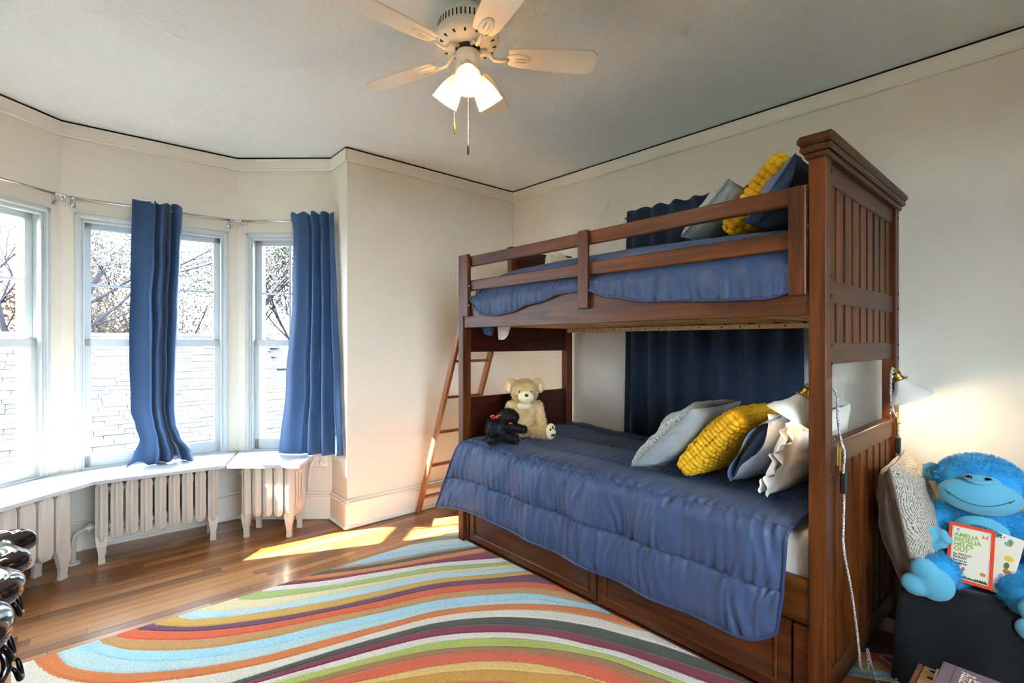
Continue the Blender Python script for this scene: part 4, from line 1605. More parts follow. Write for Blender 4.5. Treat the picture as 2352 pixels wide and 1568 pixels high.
# ------------------------------------------------------------------ clip lamps
mat('enamel_white', (236, 232, 222), rough=0.4, spec=0.35)
mat('enamel_inside', (246, 240, 226), rough=0.5)
m_, n_, o_ = new_mat('cloth_cord')
tc_ = N(n_, 'ShaderNodeTexCoord')
nz_ = N(n_, 'ShaderNodeTexNoise', Scale=420.0, Detail=0.0)
n_.links.new(tc_.outputs['Object'], nz_.inputs['Vector'])
cr_ = N(n_, 'ShaderNodeValToRGB')
cr_.color_ramp.interpolation = 'CONSTANT'
cr_.color_ramp.elements[0].color = lin((52, 52, 56))
cr_.color_ramp.elements[1].position = .47; cr_.color_ramp.elements[1].color = lin((214, 212, 208))
n_.links.new(nz_.outputs['Fac'], cr_.inputs[0])
p_ = N(n_, 'ShaderNodeBsdfPrincipled', Roughness=0.8)
n_.links.new(cr_.outputs[0], p_.inputs['Base Color']); n_.links.new(p_.outputs[0], o_.inputs[0])


def smooth_path(pts, n=8):
    pts = [V(p) for p in pts]
    out = []
    for i in range(len(pts) - 1):
        p0 = pts[max(i - 1, 0)]; p1 = pts[i]; p2 = pts[i + 1]; p3 = pts[min(i + 2, len(pts) - 1)]
        for k in range(n):
            t = k / n
            out.append(.5 * ((2 * p1) + (p2 - p0) * t + (2 * p0 - 5 * p1 + 4 * p2 - p3) * t * t + (3 * p1 - p0 - 3 * p2 + p3) * t ** 3))
    out.append(pts[-1])
    return out


def clip_lamp(label, top, axis, arm, clip_c, clip_up, cord, switch, energy, roll=0):
    """Bell-shaped enamel shade on a brass socket, wire neck, clip, cloth cord with inline switch."""
    root = thing('clip_lamp', label, 'lamp', clip_c, 'clip lamps on the headboard')
    Ms = Matrix.Translation(top) @ V((0, 0, 1)).rotation_difference(V(axis)).to_matrix().to_4x4()
    so = MB(Ms).lathe([(0, -.052), (.012, -.052), (.016, -.046), (.016, -.014), (.021, -.012), (.021, .0), (0, .0)], 18).build('socket', 'brass', root, smooth=True, angle=40)
    MB(Ms).lathe([(0, -.036), (.0168, -.036), (.0168, -.028), (0, -.028)], 18).build('socket_ring', 'black_plastic', so, smooth=True, angle=40)
    MB(Ms).lathe([(0, -.004), (.030, -.004), (.032, -.002), (.030, .0), (0, .0)], 20).build('collar', 'brass', root, smooth=True, angle=40)
    MB(Ms).lathe([(.020, .0), (.026, .010), (.036, .030), (.052, .050), (.070, .066), (.080, .085), (.083, .092), (.0815, .093), (.078, .084), (.068, .068), (.050, .053), (.034, .033), (.024, .012)], 36).build('shade', 'enamel_white', root, smooth=True)
    MB(Ms).ball((0, 0, .045), (.022, .022, .028), 14, 10).build('bulb', 'lamp_bulb', root, smooth=True)
    MB().tube(smooth_path(arm), .0032, 8).build('neck', 'chrome', root, smooth=True)
    cl_ = MB(Matrix.Translation(clip_c))
    cl_.box(-.012, .012, -.010, -.004, -.045, .030, .003)
    cl_.box(-.010, .010, -.016, -.010, -.060, .045, .003)
    cl_.tube([(0, -.016, .0), (0, -.026, -.002)], .004, 8)
    cl_.build('clip', 'brass', root)
    MB().tube(smooth_path(cord), .0042, 8).build('cord', 'cloth_cord', root, smooth=True)
    if switch:
        MB(Matrix.Translation(switch)).box(-.013, .013, -.010, .010, -.036, .036, .004).build('switch', 'black_plastic', root)
    l_ = bpy.data.lights.new('clip_bulb', 'POINT')
    l_.energy = energy * LAMP
    l_.color = (1.0, 0.80, 0.55)
    l_.shadow_soft_size = .022
    lo_ = bpy.data.objects.new('clip_bulb', l_)
    C.objects.link(lo_)
    lo_.location = Ms @ V((0, 0, .075))
    return root


mat('lamp_bulb', (255, 236, 200), emit=((255, 222, 170), 10.0))
clip_lamp('white enamel clip lamp with brass socket at the wall side of the headboard', (2.715, .500, 1.105), (.10, -.42, -.90),
          [(2.705, .520, 1.135), (2.70, .528, 1.10), (2.70, .526, 1.05), (2.715, .530, 1.02), (2.685, .528, .96), (2.70, .530, .93)],
          (2.735, .527, .915), 1,
          [(2.705, .519, 1.150), (2.682, .522, 1.155), (2.672, .524, 1.10), (2.676, .524, 1.03), (2.70, .522, .97), (2.735, .515, .93), (2.745, .508, .86), (2.742, .505, .80), (2.745, .505, .70), (2.75, .510, .5), (2.76, .50, .2), (2.74, .49, .03)],
          (2.744, .512, .815), 1.1)
clip_lamp('white enamel clip lamp at the room side of the headboard shining on the pillows', (1.965, .640, 1.075), (-.30, .42, -.85),
          [(1.968, .628, 1.10), (1.972, .60, 1.11), (1.975, .585, 1.06), (1.970, .577, .98), (1.968, .54, .93)],
          (1.952, .535, .895), 1,
          [(1.968, .628, 1.125), (1.955, .59, 1.14), (1.935, .53, 1.10), (1.925, .522, 1.02), (1.940, .517, .94), (1.945, .508, .90), (1.948, .512, .83), (1.955, .512, .76), (1.962, .515, .66), (1.957, .515, .60), (1.975, .512, .52), (2.03, .512, .42), (2.07, .512, .33), (2.095, .51, .25), (2.11, .507, .17),
           (2.125, .505, .10), (2.20, .50, .06), (2.215, .505, .13), (2.24, .50, .07), (2.21, .472, .022), (2.20, .455, .020), (2.27, .435, .020), (2.345, .437, .020), (2.385, .475, .020), (2.41, .512, .022), (2.45, .468, .020), (2.50, .44, .02)],
          (1.956, .512, .795), .22)

# ------------------------------------------------------------------ low chair with a black throw
mat('mustard_cloth', (206, 142, 40), rough=0.85, spec=0.15, sheen=0.3, bump=(300, 0.2, 0.001))
mat('throw_black', (13, 12, 16), rough=0.75, spec=0.3, sheen=0.15, bump=(40, 0.35, 0.006))
chair = thing('low_chair', 'low mustard chair with its seat covered by a black throw, beside the headboard', 'chair', (2.6, .03, 0))
mb = MB()
def back_pt(u, v, s):
    yy = .445 - u * .80
    zz = .30 + v * .42
    e = max(0., 1 - (2 * v - 1) ** 6) ** .5 * max(0., 1 - (2 * u - 1) ** 10) ** .5
    rise = -.02 * math.sin(u * math.pi * 2) ** 2 * v
    return (2.845 + s * .055 * e + .03 * (v - .5), yy, zz + rise)
mb.grid(lambda u, v: back_pt(u, v, -1), 30, 16)
mb.grid(lambda u, v: back_pt(1 - u, v, 1), 30, 16)
mb.build('backrest', 'mustard_cloth', chair, smooth=True)
MB().tube([back_pt(i / 40, 1.0, 0) for i in range(41)], .006, 8).build('piping', 'mustard_cloth', chair, smooth=True)
MB().box(2.40, 2.86, -.33, .40, .06, .28, .03).build('seat_base', 'mustard_cloth', chair)
for (x, y) in ((2.43, .36), (2.43, -.29), (2.83, .36), (2.83, -.29)):
    MB(Matrix.Translation((x, y, 0))).lathe([(0, 0), (.016, 0), (.022, .08), (0, .08)], 12).build('leg', 'bed_wood_z', chair, smooth=True)


def throw_pt(u, v):
    # u: across the seat from the bed side to the far side; v: from the back forwards and down to the floor
    yy = .425 - .79 * u
    edge = min(u, 1 - u)
    L1, L2 = .46, .36
    d = v * (L1 + L2)
    r = .05
    if d < L1 - r:
        x, z = 2.80 - d, .372 + .012 * math.sin(d * 8)
    elif d < L1 + r * .57:
        a = (d - L1 + r) / (r * 1.57) * 1.57
        x, z = 2.80 - (L1 - r) - r * math.sin(a), .372 - r * (1 - math.cos(a))
    else:
        h = d - L1 - r * .57
        x, z = 2.80 - L1 - .04 * h / .3 * (1 + .5 * math.sin(u * 7)), .322 - h
        x -= .010 * math.sin(u * 24 + 1) * min(1, h / .2)
    if z > .36:
        z += .007 * math.sin(x * 60 + 2 * math.sin(u * 8)) * (1 if x < 2.5 else .4)
    return V((x, yy, max(z, .012)))


def side_pt(u, v):
    # drape down the bed side of the seat
    p = throw_pt(0, u)
    z = p.z * (1 - v) + .012 * v
    return V((p.x + .012 * math.sin(v * 9 + u * 14) * v, p.y + .018 * math.sin(min(1, v * 4) * 1.57) + .010 * math.sin(u * 30) * v, max(z, .012)))


mb = MB()
mb.grid(throw_pt, 60, 60)
mb.grid(side_pt, 50, 16)
o = mb.build('throw_blanket', 'throw_black', smooth=True)
tag(o, 'black ribbed throw blanket covering the low chair seat', 'blanket')

# arc-patterned cushion between the chair and the headboard
pu = V((.997, .075, 0)).normalized()
pn_ = V((.06, -.98, .18)); pn_ = (pn_ - pu * pn_.dot(pu)).normalized()
Mp = axes((2.575, .436, .540), -pu, pn_.cross(-pu), pn_)
pc = pillow('patterned_cushion', Mp, .46, .50, .20, 'arc_dashes', 'taupe_velvet', 'ivory cushion with dashed arc pattern and taupe velvet back beside the headboard', 'cushion', seed=11, wr=.02, sag=.05)
ed = [pil_pt(a, b, .46, .50, .20, 1, .05, 11, .02) for a, b in [(-1 + 2 * i / 30, -1) for i in range(31)] + [(1, -1 + 2 * i / 30) for i in range(1, 31)] + [(1 - 2 * i / 30, 1) for i in range(1, 31)] + [(-1, 1 - 2 * i / 30) for i in range(1, 30)]]
MB(Mp).tube(ed, .0045, 8, closed=True).build('piping', 'taupe_velvet', pc, smooth=True)

# ------------------------------------------------------------------ blue plush ape
mat('ape_fur', (52, 166, 220), rough=0.85, spec=0.1, sheen=0.3, var=(14, 0.25), col2=(36, 140, 204))
mat('ape_skin', (96, 172, 200), rough=0.75, spec=0.15, sheen=0.4, bump=(300, 0.15, 0.001))
mat('ape_line', (38, 108, 128), rough=0.7)
MA = facing((2.565, .225, .372), (-1.0, -.06))
ape = thing('plush_monkey', 'bright blue plush monkey with pale blue face sitting on the black throw', 'plush monkey', (2.565, .225, .372))
b = MB()
b.ball((0, 0, .130), (.115, .095, .135), 22, 16)
b.ball((0, -.005, .22), (.112, .085, .075), 20, 14)
b.ball((-.005, -.02, .378), (.128, .105, .098), 24, 16)
b.ball((0, -.01, .285), (.07, .06, .05), 14, 10)
capsule(b, (-.10, -.005, .235), (-.135, -.055, .165), .050, .046)
capsule(b, (.10, -.005, .235), (.155, -.05, .15), .050, .046)
capsule(b, (-.07, -.05, .055), (-.115, -.165, .048), .070, .062)
capsule(b, (.075, -.05, .055), (.120, -.165, .020), .070, .060)
me = remesh(b, .008, 5); me.transform(MA)
bo = link('body', me, 'ape_fur', ape, smooth=True)
inv = MA.inverted()
fur(me, 26000, .014, .0008, 21, keep=lambda p: not ((inv @ p).y < -.075 and abs((inv @ p).x) < .105 and .285 < (inv @ p).z < .42) and not ((inv @ p).y < -.185 and (inv @ p).z < .16)).build('fur', 'ape_fur', bo, kind='stuff')
# muzzle with stitched smile
mz = MB(); mz.ball((-.005, -.100, .340), (.118, .048, .066), 28, 18); mz.ball((-.005, -.105, .395), (.062, .030, .030), 20, 12)
me = remesh(mz, .006, 4); me.transform(MA)
mo_ = link('muzzle', me, 'ape_skin', ape, smooth=True)
smile = []
for i in range(25):
    t = -1 + 2 * i / 24
    x = t * .082
    z = .316 + .030 * t * t
    yq = -.100 - .048 * math.sqrt(max(0, 1 - (x / .118) ** 2 - ((z - .340) / .066) ** 2)) - .0005
    smile.append((x - .005, yq, z))
MB(MA).tube(smile, .0017, 6).build('smile', 'ape_line', mo_, smooth=True)
for s in (-1, 1):
    MB(MA).tube([(s * .078 - .005, smile[0][1] - .002, .338), (s * .092 - .005, smile[0][1] + .004, .352)], .0015, 6).build('dimple', 'ape_line', mo_, smooth=True)
br = MB(MA); br.tube([(-.045, -.130, .405), (-.022, -.139, .399), (-.005, -.142, .396), (.012, -.139, .399), (.035, -.130, .405)], .0075, 8)
br.build('brow', 'ape_skin', mo_, smooth=True)
for s in (-1, 1):
    MB(MA).ball((s * .026 - .005, -.131, .411), (.010, .006, .006), 10, 8).build('eye', 'eye_black', ape, smooth=True)
    e = MB(MA); e.ball((s * .140 - .005, .0, .355 if s > 0 else .385), (.030, .014, .038), 16, 12)
    ea = e.build('ear', 'ape_skin', ape, smooth=True)
    sp_ = [(s * (.140 + .016 * math.cos(a * .55) * (1 - a / 14)) - .005, -.0145, (.355 if s > 0 else .385) + .020 * math.sin(a * .55) * (1 - a / 14)) for a in range(14)]
    MB(MA).tube(sp_, .0012, 5).build('ear_stitch', 'ape_line', ea)
# belly patch
bp_ = MB(MA)
def belly(u, v):
    a = u * 2 * math.pi
    r = v
    x = .078 * r * math.cos(a); z = .205 + .060 * r * math.sin(a)
    q = max(0.0, 1 - (x / .118) ** 2 - ((z - .19) / .16) ** 2)
    return (x, -.098 * math.sqrt(q) - .0105 + .006 * (v ** 6), z)
bp_.grid(belly, 36, 8)
bpo = bp_.build('belly_patch', 'ape_skin', ape, smooth=True)
word = 'HERSHEYPARK'
ms_ = []
for i, chh in enumerate(word):
    t = -1 + 2 * i / (len(word) - 1)
    x = t * .060
    z = .222 - .026 * t * t
    q = max(0.0, 1 - (x / .118) ** 2 - ((z - .19) / .16) ** 2)
    yq = -.098 * math.sqrt(q) - .0155
    Mc = MA @ Matrix.Translation((x, yq, z)) @ Matrix.Rotation(R(22 * t), 4, 'Y') @ Matrix.Rotation(R(90), 4, 'X') @ Matrix.Rotation(R(t * 25), 4, 'Y')
    ms_.append(text_mesh(chh, .021, Mc, .0008, 'CENTER', .0006))
merge_meshes(ms_).build('lettering', 'ape_line', bpo)
# hands and feet
hm = MB()
hm.ball((-.130, -.110, .165), (.040, .030, .040), 16, 12)
for (x, y, z, r) in ((-.104, -.125, .185, .016), (-.094, -.132, .166, .018), (-.106, -.130, .147, .018), (-.127, -.128, .135, .018), (-.142, -.130, .190, .015)):
    hm.ball((x, y, z), (r * 1.15, r, r), 12, 8)
me = remesh(hm, .005, 3); me.transform(MA)
link('hand', me, 'ape_skin', ape, smooth=True)
hm = MB()
hm.ball((.165, -.085, .125), (.036, .032, .046), 16, 12)
for (x, y, z, r) in ((.145, -.11, .10, .017), (.165, -.112, .088, .018), (.183, -.105, .10, .016), (.14, -.105, .14, .015)):
    hm.ball((x, y, z), r, 12, 8)
me = remesh(hm, .005, 3); me.transform(MA)
link('hand', me, 'ape_skin', ape, smooth=True)
for (cx, cz, rot) in ((-.140, .035, 10), (.150, -.005, -8)):
    hm = MB()
    Mf = Matrix.Translation((cx, -.232, cz)) @ Matrix.Rotation(R(rot), 4, 'Y')
    hm.ball((.022, 0, -.004), (.060, .026, .060), 18, 12, Mf)
    hm.ball((-.026, -.004, -.030), (.046, .025, .040), 16, 12, Mf)
    hm.ball((-.012, -.004, .034), (.044, .025, .042), 16, 12, Mf)
    me = remesh(hm, .005, 3); me.transform(MA)
    link('foot', me, 'ape_skin', ape, smooth=True)

# ------------------------------------------------------------------ picture books held by the ape
mat('book_red', (226, 68, 38), rough=0.35, spec=0.5)
mat('book_cream', (232, 222, 200), rough=0.4, spec=0.45)
mat('paper', (226, 210, 176), rough=0.8)
mat('ink_green', (142, 176, 84), rough=0.5)
mat('ink_black', (52, 46, 48), rough=0.5)
mat('ink_brown', (176, 124, 52), rough=0.5)
mat('ink_leaf', (74, 122, 58), rough=0.5)
mat('ink_orange', (224, 130, 50), rough=0.5)
mat('ink_teal', (96, 176, 186), rough=0.5)
mat('ink_pink', (214, 70, 110), rough=0.5)
mat('ink_yellow', (226, 186, 66), rough=0.5)


def book_frame(tl, tr, bl_):
    """x along the top edge, y up the cover, z out of the cover."""
    tl, tr, bl_ = V(tl), V(tr), V(bl_)
    ex = (tr - tl).normalized()
    up = (tl - bl_)
    up = (up - ex * up.dot(ex)).normalized()
    return axes(bl_, ex, up, ex.cross(up)), (tr - tl).length, (tl - bl_).length


Mb_, bw, bh = book_frame((2.448, .289, .603), (2.447, .166, .600), (2.395, .308, .409))
book = thing('picture_book', 'picture book with red border and green title held by the blue monkey', 'book', (2.40, .25, .40))
MB(Mb_).box(0, bw, 0, bh, -.001, .0, 0).build('front_cover', 'book_red', book)
MB(Mb_).box(.002, bw - .002, .002, bh - .002, -.009, -.001, 0).build('pages', 'paper', book)
MB(Mb_).box(0, bw, 0, bh, -.010, -.009, 0).build('back_cover', 'book_red', book)
ip = MB(Mb_).box(.010, bw - .010, .011, bh - .011, 0.0, .0004, 0).build('cover_panel', 'book_cream', book)


def inks(items, m, name, parent):
    merge_meshes(items).build(name, m, parent)


def tx(s, size, x, y, bold=.0, z=.0006, al='LEFT'):
    return text_mesh(s, size, Mb_ @ Matrix.Translation((x, y, z)), 0.0001, al, bold)


fr = MB(Mb_)
for q in ((.012, bw - .012, bh - .0135, bh - .013), (.012, bw - .012, .013, .0135), (.012, .0125, .013, bh - .013), (bw - .0125, bw - .012, .013, bh - .013)):
    fr.box(q[0], q[1], q[2], q[3], .0004, .0007)
fr.build('cover_rule', 'ink_black', ip)
inks([tx('AMELIA', .0195, .0165, bh - .046, .0007), tx('BEDELIA', .0195, .0165, bh - .063, .0007), tx('HELPS', .0195, .0165, bh - .080, .0007), tx('OUT', .0195, .0165, bh - .097, .0007)], 'ink_green', 'title', ip)
inks([tx('by PEGGY', .0115, .0165, bh - .112, .0003), tx('PARISH', .0115, .0165, bh - .1225, .0003), tx('Pictures by', .0085, .0165, bh - .132, .0003), tx('Lynn Sweat', .0085, .0165, bh - .141, .0003), tx('C', .011, .022, bh - .026, .0004)], 'ink_black', 'byline', ip)


def blot(pts, m, name, z=.0006):
    MB(Mb_).prism(pts, .0004, z).build(name, m, ip)


def ell(cx, cy, rx, ry, n=16, a0=0.0):
    return [(cx + rx * math.cos(a0 + 2 * math.pi * i / n), cy + ry * math.sin(a0 + 2 * math.pi * i / n)) for i in range(n)]


blot(ell(.032, .036, .015, .010), 'ink_brown', 'hen')
blot(ell(.046, .046, .005, .007), 'ink_brown', 'hen_head', .0007)
blot(ell(.020, .045, .005, .006), 'ink_brown', 'hen_tail', .0007)
blot([(.090, bh - .036), (.093, bh - .022), (.098, bh - .033)], 'ink_orange', 'butterfly_wing')
blot([(.098, bh - .033), (.107, bh - .020), (.105, bh - .038)], 'ink_orange', 'butterfly_wing')
blot(ell(.098, .044, .008, .006), 'ink_orange', 'chick')
g = MB(Mb_)
rg = random.Random(5)
for i in range(46):
    x = .015 + (bw - .03) * i / 45
    g.prism([(x - .0035, .0145), (x + .0035, .0145), (x + rg.uniform(-.002, .002), .019 + rg.uniform(0, .007))], .0004, .0006)
g.build('grass', 'ink_leaf', ip)
for (x, y) in ((.022, .062), (.036, .063)):
    blot(ell(x, y, .0035, .0035, 6), 'ink_black', 'bee')

# second, thicker book behind it
Mc_, cw, chh_ = book_frame((2.470, .182, .596), (2.468, .112, .583), (2.425, .215, .400))
bk2 = thing('paperback_book', 'thick illustrated paperback behind the red picture book', 'book', (2.44, .17, .40))
MB(Mc_).box(0, cw, 0, chh_, -.001, 0).build('front_cover', 'book_cream', bk2)
MB(Mc_).box(.002, cw - .001, .002, chh_ - .002, -.022, -.001).build('pages', 'paper', bk2)
MB(Mc_).box(0, cw, 0, chh_, -.023, -.022).build('back_cover', 'book_cream', bk2)
rg = random.Random(8)
for (nm, m_) in (('cover_blot', 'ink_yellow'), ('cover_blot', 'ink_teal'), ('cover_blot', 'ink_leaf'), ('cover_blot', 'ink_black'), ('cover_blot', 'ink_pink'), ('cover_blot', 'ink_brown'), ('cover_blot', 'ink_yellow'), ('cover_blot', 'ink_teal')):
    q = MB(Mc_)
    q.prism(ell(cw * rg.uniform(.45, .85), chh_ * rg.uniform(.1, .9), rg.uniform(.006, .014), rg.uniform(.006, .014), 7, rg.uniform(0, 1)), 0, .0004)
    q.build(nm, m_, bk2)

# ------------------------------------------------------------------ slotted wooden crate with books in front of the chair
wood('crate_wood', (196, 140, 72), (226, 176, 104), 'y', rough=0.45)
mat('hole_dark', (70, 42, 18), rough=0.8)
crate = thing('wooden_crate', 'small light wooden crate with slotted lid at the lower right corner', 'crate', (1.9, .06, 0))
X0, X1, Y0, Y1, ZT = 1.62, 2.075, -.24, .335, .222
MB().box(X0, X1, Y1 - .014, Y1, 0, ZT, .003).build('side_panel', 'ladder_wood', crate)
MB().box(X0, X1, Y0, Y0 + .014, 0, ZT, .003).build('side_panel', 'ladder_wood', crate)
MB().box(X0, X0 + .014, Y0 + .014, Y1 - .014, 0, ZT - .004, .003).build('end_panel', 'ladder_wood', crate)
MB().box(X1 - .014, X1, Y0 + .014, Y1 - .014, 0, ZT - .004, .003).build('end_panel', 'ladder_wood', crate)
ns = 10
pw = (X1 - X0) / ns
for i in range(ns):
    s_ = MB().box(X0 + i * pw + .0022, X0 + (i + 1) * pw - .0022, Y0 + .015, Y1 - .015, ZT - .012, ZT - .001, .003).build('lid_slat', 'crate_wood', crate)
    MB(Matrix.Translation((X0 + (i + .5) * pw, Y1 - .050, ZT - .001))).prism(ell(0, 0, .009, .018, 16), 0, .0006).build('finger_hole', 'hole_dark', s_)
MB().box(X0 + .01, X1 - .01, Y0 + .012, Y1 - .012, ZT - .02, ZT - .013).build('lid_backing', 'hole_dark', crate)


def flat_book(label, cover, x0, x1, y0, y1, z0, z1, rz):
    Mx = Matrix.Translation(((x0 + x1) / 2, (y0 + y1) / 2, 0)) @ Matrix.Rotation(R(rz), 4, 'Z')
    hx, hy = (x1 - x0) / 2, (y1 - y0) / 2
    rt = thing('hardcover_book', label, 'book', (Mx @ V((0, 0, z0))), 'books on the crate')
    MB(Mx).box(-hx, hx, -hy, hy, z1 - .003, z1, .001).build('front_cover', cover, rt)
    MB(Mx).box(-hx, hx, -hy, hy, z0, z0 + .003, .001).build('back_cover', cover, rt)
    MB(Mx).box(-hx + .004, hx - .004, -hy + .004, hy - .003, z0 + .003, z1 - .003).build('pages', 'paper', rt)
    MB(Mx).box(-hx, hx, hy - .003, hy + .001, z0, z1, .001).build('spine', cover, rt)
    return rt, Mx, hx, hy


mat('cover_blue', (60, 150, 190), rough=0.4)
mat('cover_mauve', (112, 92, 104), rough=0.5, var=(5, .15))
mat('foil_ivory', (232, 214, 190), rough=0.4)
flat_book('thin blue book at the bottom of the stack on the wooden crate', 'cover_blue', 1.80, 2.058, .02, .268, ZT, ZT + .009, -2)
flat_book('cream book in the middle of the stack on the wooden crate', 'book_cream', 1.78, 2.045, .02, .280, ZT + .009, ZT + .020, 1)
rt, Mx, hx, hy = flat_book('mauve hardcover with ivory lettering on top of the stack on the crate', 'cover_mauve', 1.77, 2.062, .02, .272, ZT + .020, ZT + .040, -1)
zt_ = ZT + .0402
def tb(s, size, x, y):
    # reading direction runs away from the spine (towards -y), lines step towards -x
    return text_mesh(s, size, Mx @ Matrix.Translation((x, y, zt_)) @ Matrix.Rotation(R(-90), 4, 'Z'), .0001, 'LEFT', .0006)
merge_meshes([tb('The', .022, .108, hy - .045), tb("Emperor's", .040, .080, hy - .045), tb('New', .036, .052, hy - .045)]).build('title', 'foil_ivory', rt)
MB(Mx).box(-hx, hx, hy - .032, hy - .029, zt_ - .0005, zt_ + .0001).build('hinge_line', 'ink_black', rt)
rg = random.Random(2)
for i in range(7):
    MB(Mx).prism(ell(-.02 - rg.uniform(0, .08), hy - .05 - rg.uniform(0, .12), .018, .014, 7, rg.uniform(0, 1)), zt_ - .0003, zt_ + .0002 + i * .00004).build('flower_print', 'ink_yellow' if i % 2 else 'ink_orange', rt)
# ------------------------------------------------------------------ rug with wavy stripes
# edges between neighbouring stripes, far side first, as floor points (x, y)
STRIPES = [
    [(1.524, 2.755), (1.709, 2.756), (1.869, 2.655)],
    [(1.517, 2.744), (1.724, 2.677), (1.843, 2.618)],
    [(1.310, 2.736), (1.676, 2.603), (1.791, 2.545)],
    [(1.120, 2.730), (1.320, 2.644), (1.640, 2.547), (1.761, 2.501)],
    [(1.072, 2.722), (1.306, 2.616), (1.627, 2.527), (1.746, 2.480)],
    [(0.954, 2.711), (1.032, 2.681), (1.287, 2.578), (1.597, 2.481)],
    [(0.877, 2.720), (1.017, 2.642), (1.267, 2.538), (1.569, 2.436)],
    [(0.784, 2.723), (1.006, 2.612), (1.257, 2.519), (1.547, 2.403), (1.824, 2.241)],
    [(0.718, 2.714), (0.983, 2.554), (1.232, 2.468), (1.523, 2.365), (1.787, 2.195)],
    [(0.611, 2.707), (0.694, 2.639), (0.967, 2.511), (1.209, 2.421), (1.489, 2.313), (1.760, 2.163)],
    [(0.455, 2.702), (0.673, 2.555), (0.948, 2.461), (1.191, 2.387), (1.478, 2.296), (1.737, 2.134)],
    [(0.360, 2.706), (0.420, 2.636), (0.659, 2.505), (0.923, 2.398), (1.159, 2.323), (1.442, 2.240), (1.701, 2.090)],
    [(0.274, 2.705), (0.410, 2.569), (0.643, 2.442), (0.901, 2.339), (1.136, 2.275), (1.417, 2.201), (1.673, 2.056)],
    [(0.214, 2.707), (0.404, 2.531), (0.631, 2.398), (0.888, 2.305), (1.115, 2.234), (1.388, 2.156), (1.636, 2.010), (1.850, 1.817), (2.389, 0.593), (2.483, 0.467)],
    [(0.145, 2.702), (0.186, 2.646), (0.392, 2.461), (0.617, 2.343), (0.870, 2.258), (1.089, 2.182), (1.355, 2.104), (1.599, 1.965), (1.812, 1.780), (2.336, 0.580), (2.423, 0.456)],
    [(0.091, 2.698), (0.179, 2.559), (0.380, 2.386), (0.600, 2.279), (0.850, 2.208), (1.068, 2.139), (1.325, 2.058), (1.566, 1.924), (1.768, 1.737), (2.270, 0.563), (2.352, 0.443)],
    [(0.017, 2.702), (0.173, 2.466), (0.368, 2.309), (0.582, 2.213), (0.826, 2.146), (1.037, 2.078), (1.292, 2.007), (1.525, 1.874), (1.734, 1.703), (2.234, 0.554), (2.313, 0.435)],
    [(-0.043, 2.703), (-0.020, 2.607), (0.030, 2.521), (0.092, 2.446), (0.166, 2.372), (0.358, 2.245), (0.567, 2.154), (0.807, 2.095), (1.018, 2.040), (1.272, 1.975), (1.503, 1.846), (1.703, 1.672), (1.844, 1.482), (2.205, 0.547), (2.283, 0.430)],
    [(-0.104, 2.697), (-0.056, 2.567), (0.022, 2.444), (0.077, 2.377), (0.162, 2.306), (0.349, 2.188), (0.553, 2.102), (0.787, 2.043), (0.998, 1.999), (1.245, 1.934), (1.473, 1.810), (1.666, 1.636), (1.792, 1.440), (1.834, 1.327)],
    [(0.538, 2.045), (0.772, 2.005), (0.978, 1.959), (1.218, 1.892), (1.436, 1.764), (1.614, 1.585), (1.733, 1.393), (1.776, 1.285), (1.834, 1.131), (1.847, 1.079)],
    [(0.531, 2.018), (0.761, 1.975), (0.962, 1.928), (1.194, 1.855), (1.399, 1.719), (1.563, 1.535), (1.669, 1.342), (1.711, 1.238), (1.767, 1.089), (1.783, 1.041)],
    [(0.524, 1.993), (0.746, 1.937), (0.942, 1.886), (1.164, 1.807), (1.361, 1.673), (1.524, 1.497), (1.623, 1.305), (1.670, 1.209), (1.715, 1.057), (1.728, 1.009)],
    [(0.734, 1.907), (0.923, 1.849), (1.142, 1.774), (1.338, 1.644), (1.495, 1.468), (1.597, 1.284), (1.639, 1.186), (1.677, 1.034), (1.687, 0.985)],
    [(0.720, 1.869), (0.905, 1.814), (1.112, 1.727), (1.297, 1.593), (1.457, 1.431), (1.569, 1.261), (1.608, 1.164), (1.650, 1.017)],
    [(0.709, 1.841), (0.889, 1.782), (1.094, 1.699), (1.277, 1.569), (1.426, 1.401), (1.535, 1.234), (1.566, 1.133)],
    [(0.861, 1.724), (1.057, 1.641), (1.238, 1.521), (1.382, 1.357), (1.461, 1.175)],
    [(0.847, 1.698), (1.034, 1.605), (1.206, 1.482), (1.349, 1.325)],
    [(1.007, 1.564), (1.170, 1.438), (1.308, 1.284)]]
RUGCOL = [(226, 214, 196), (156, 160, 104), (196, 212, 216), (164, 204, 224), (190, 148, 112), (84, 84, 66), (216, 130, 70), (126, 42, 62), (226, 216, 208), (168, 184, 106), (228, 212, 166),
          (186, 212, 220), (208, 164, 74), (112, 56, 84), (220, 92, 46), (196, 146, 86), (168, 212, 228), (188, 212, 212), (216, 120, 52), (226, 216, 200), (72, 74, 60), (128, 36, 60),
          (226, 216, 200), (176, 186, 88), (164, 116, 70), (218, 96, 60), (232, 190, 110), (206, 150, 58), (216, 90, 56)]
AX = V((math.cos(R(41.55)), -math.sin(R(41.55)))); AF = V((math.sin(R(41.55)), math.cos(R(41.55))))
FANS = []
for row in STRIPES:
    q = []
    for (x, y) in row:
        f = x * AF.x + y * AF.y
        q.append(((x * AX.x + y * AX.y) / f, 1 / f))
    FANS.append(sorted(q))


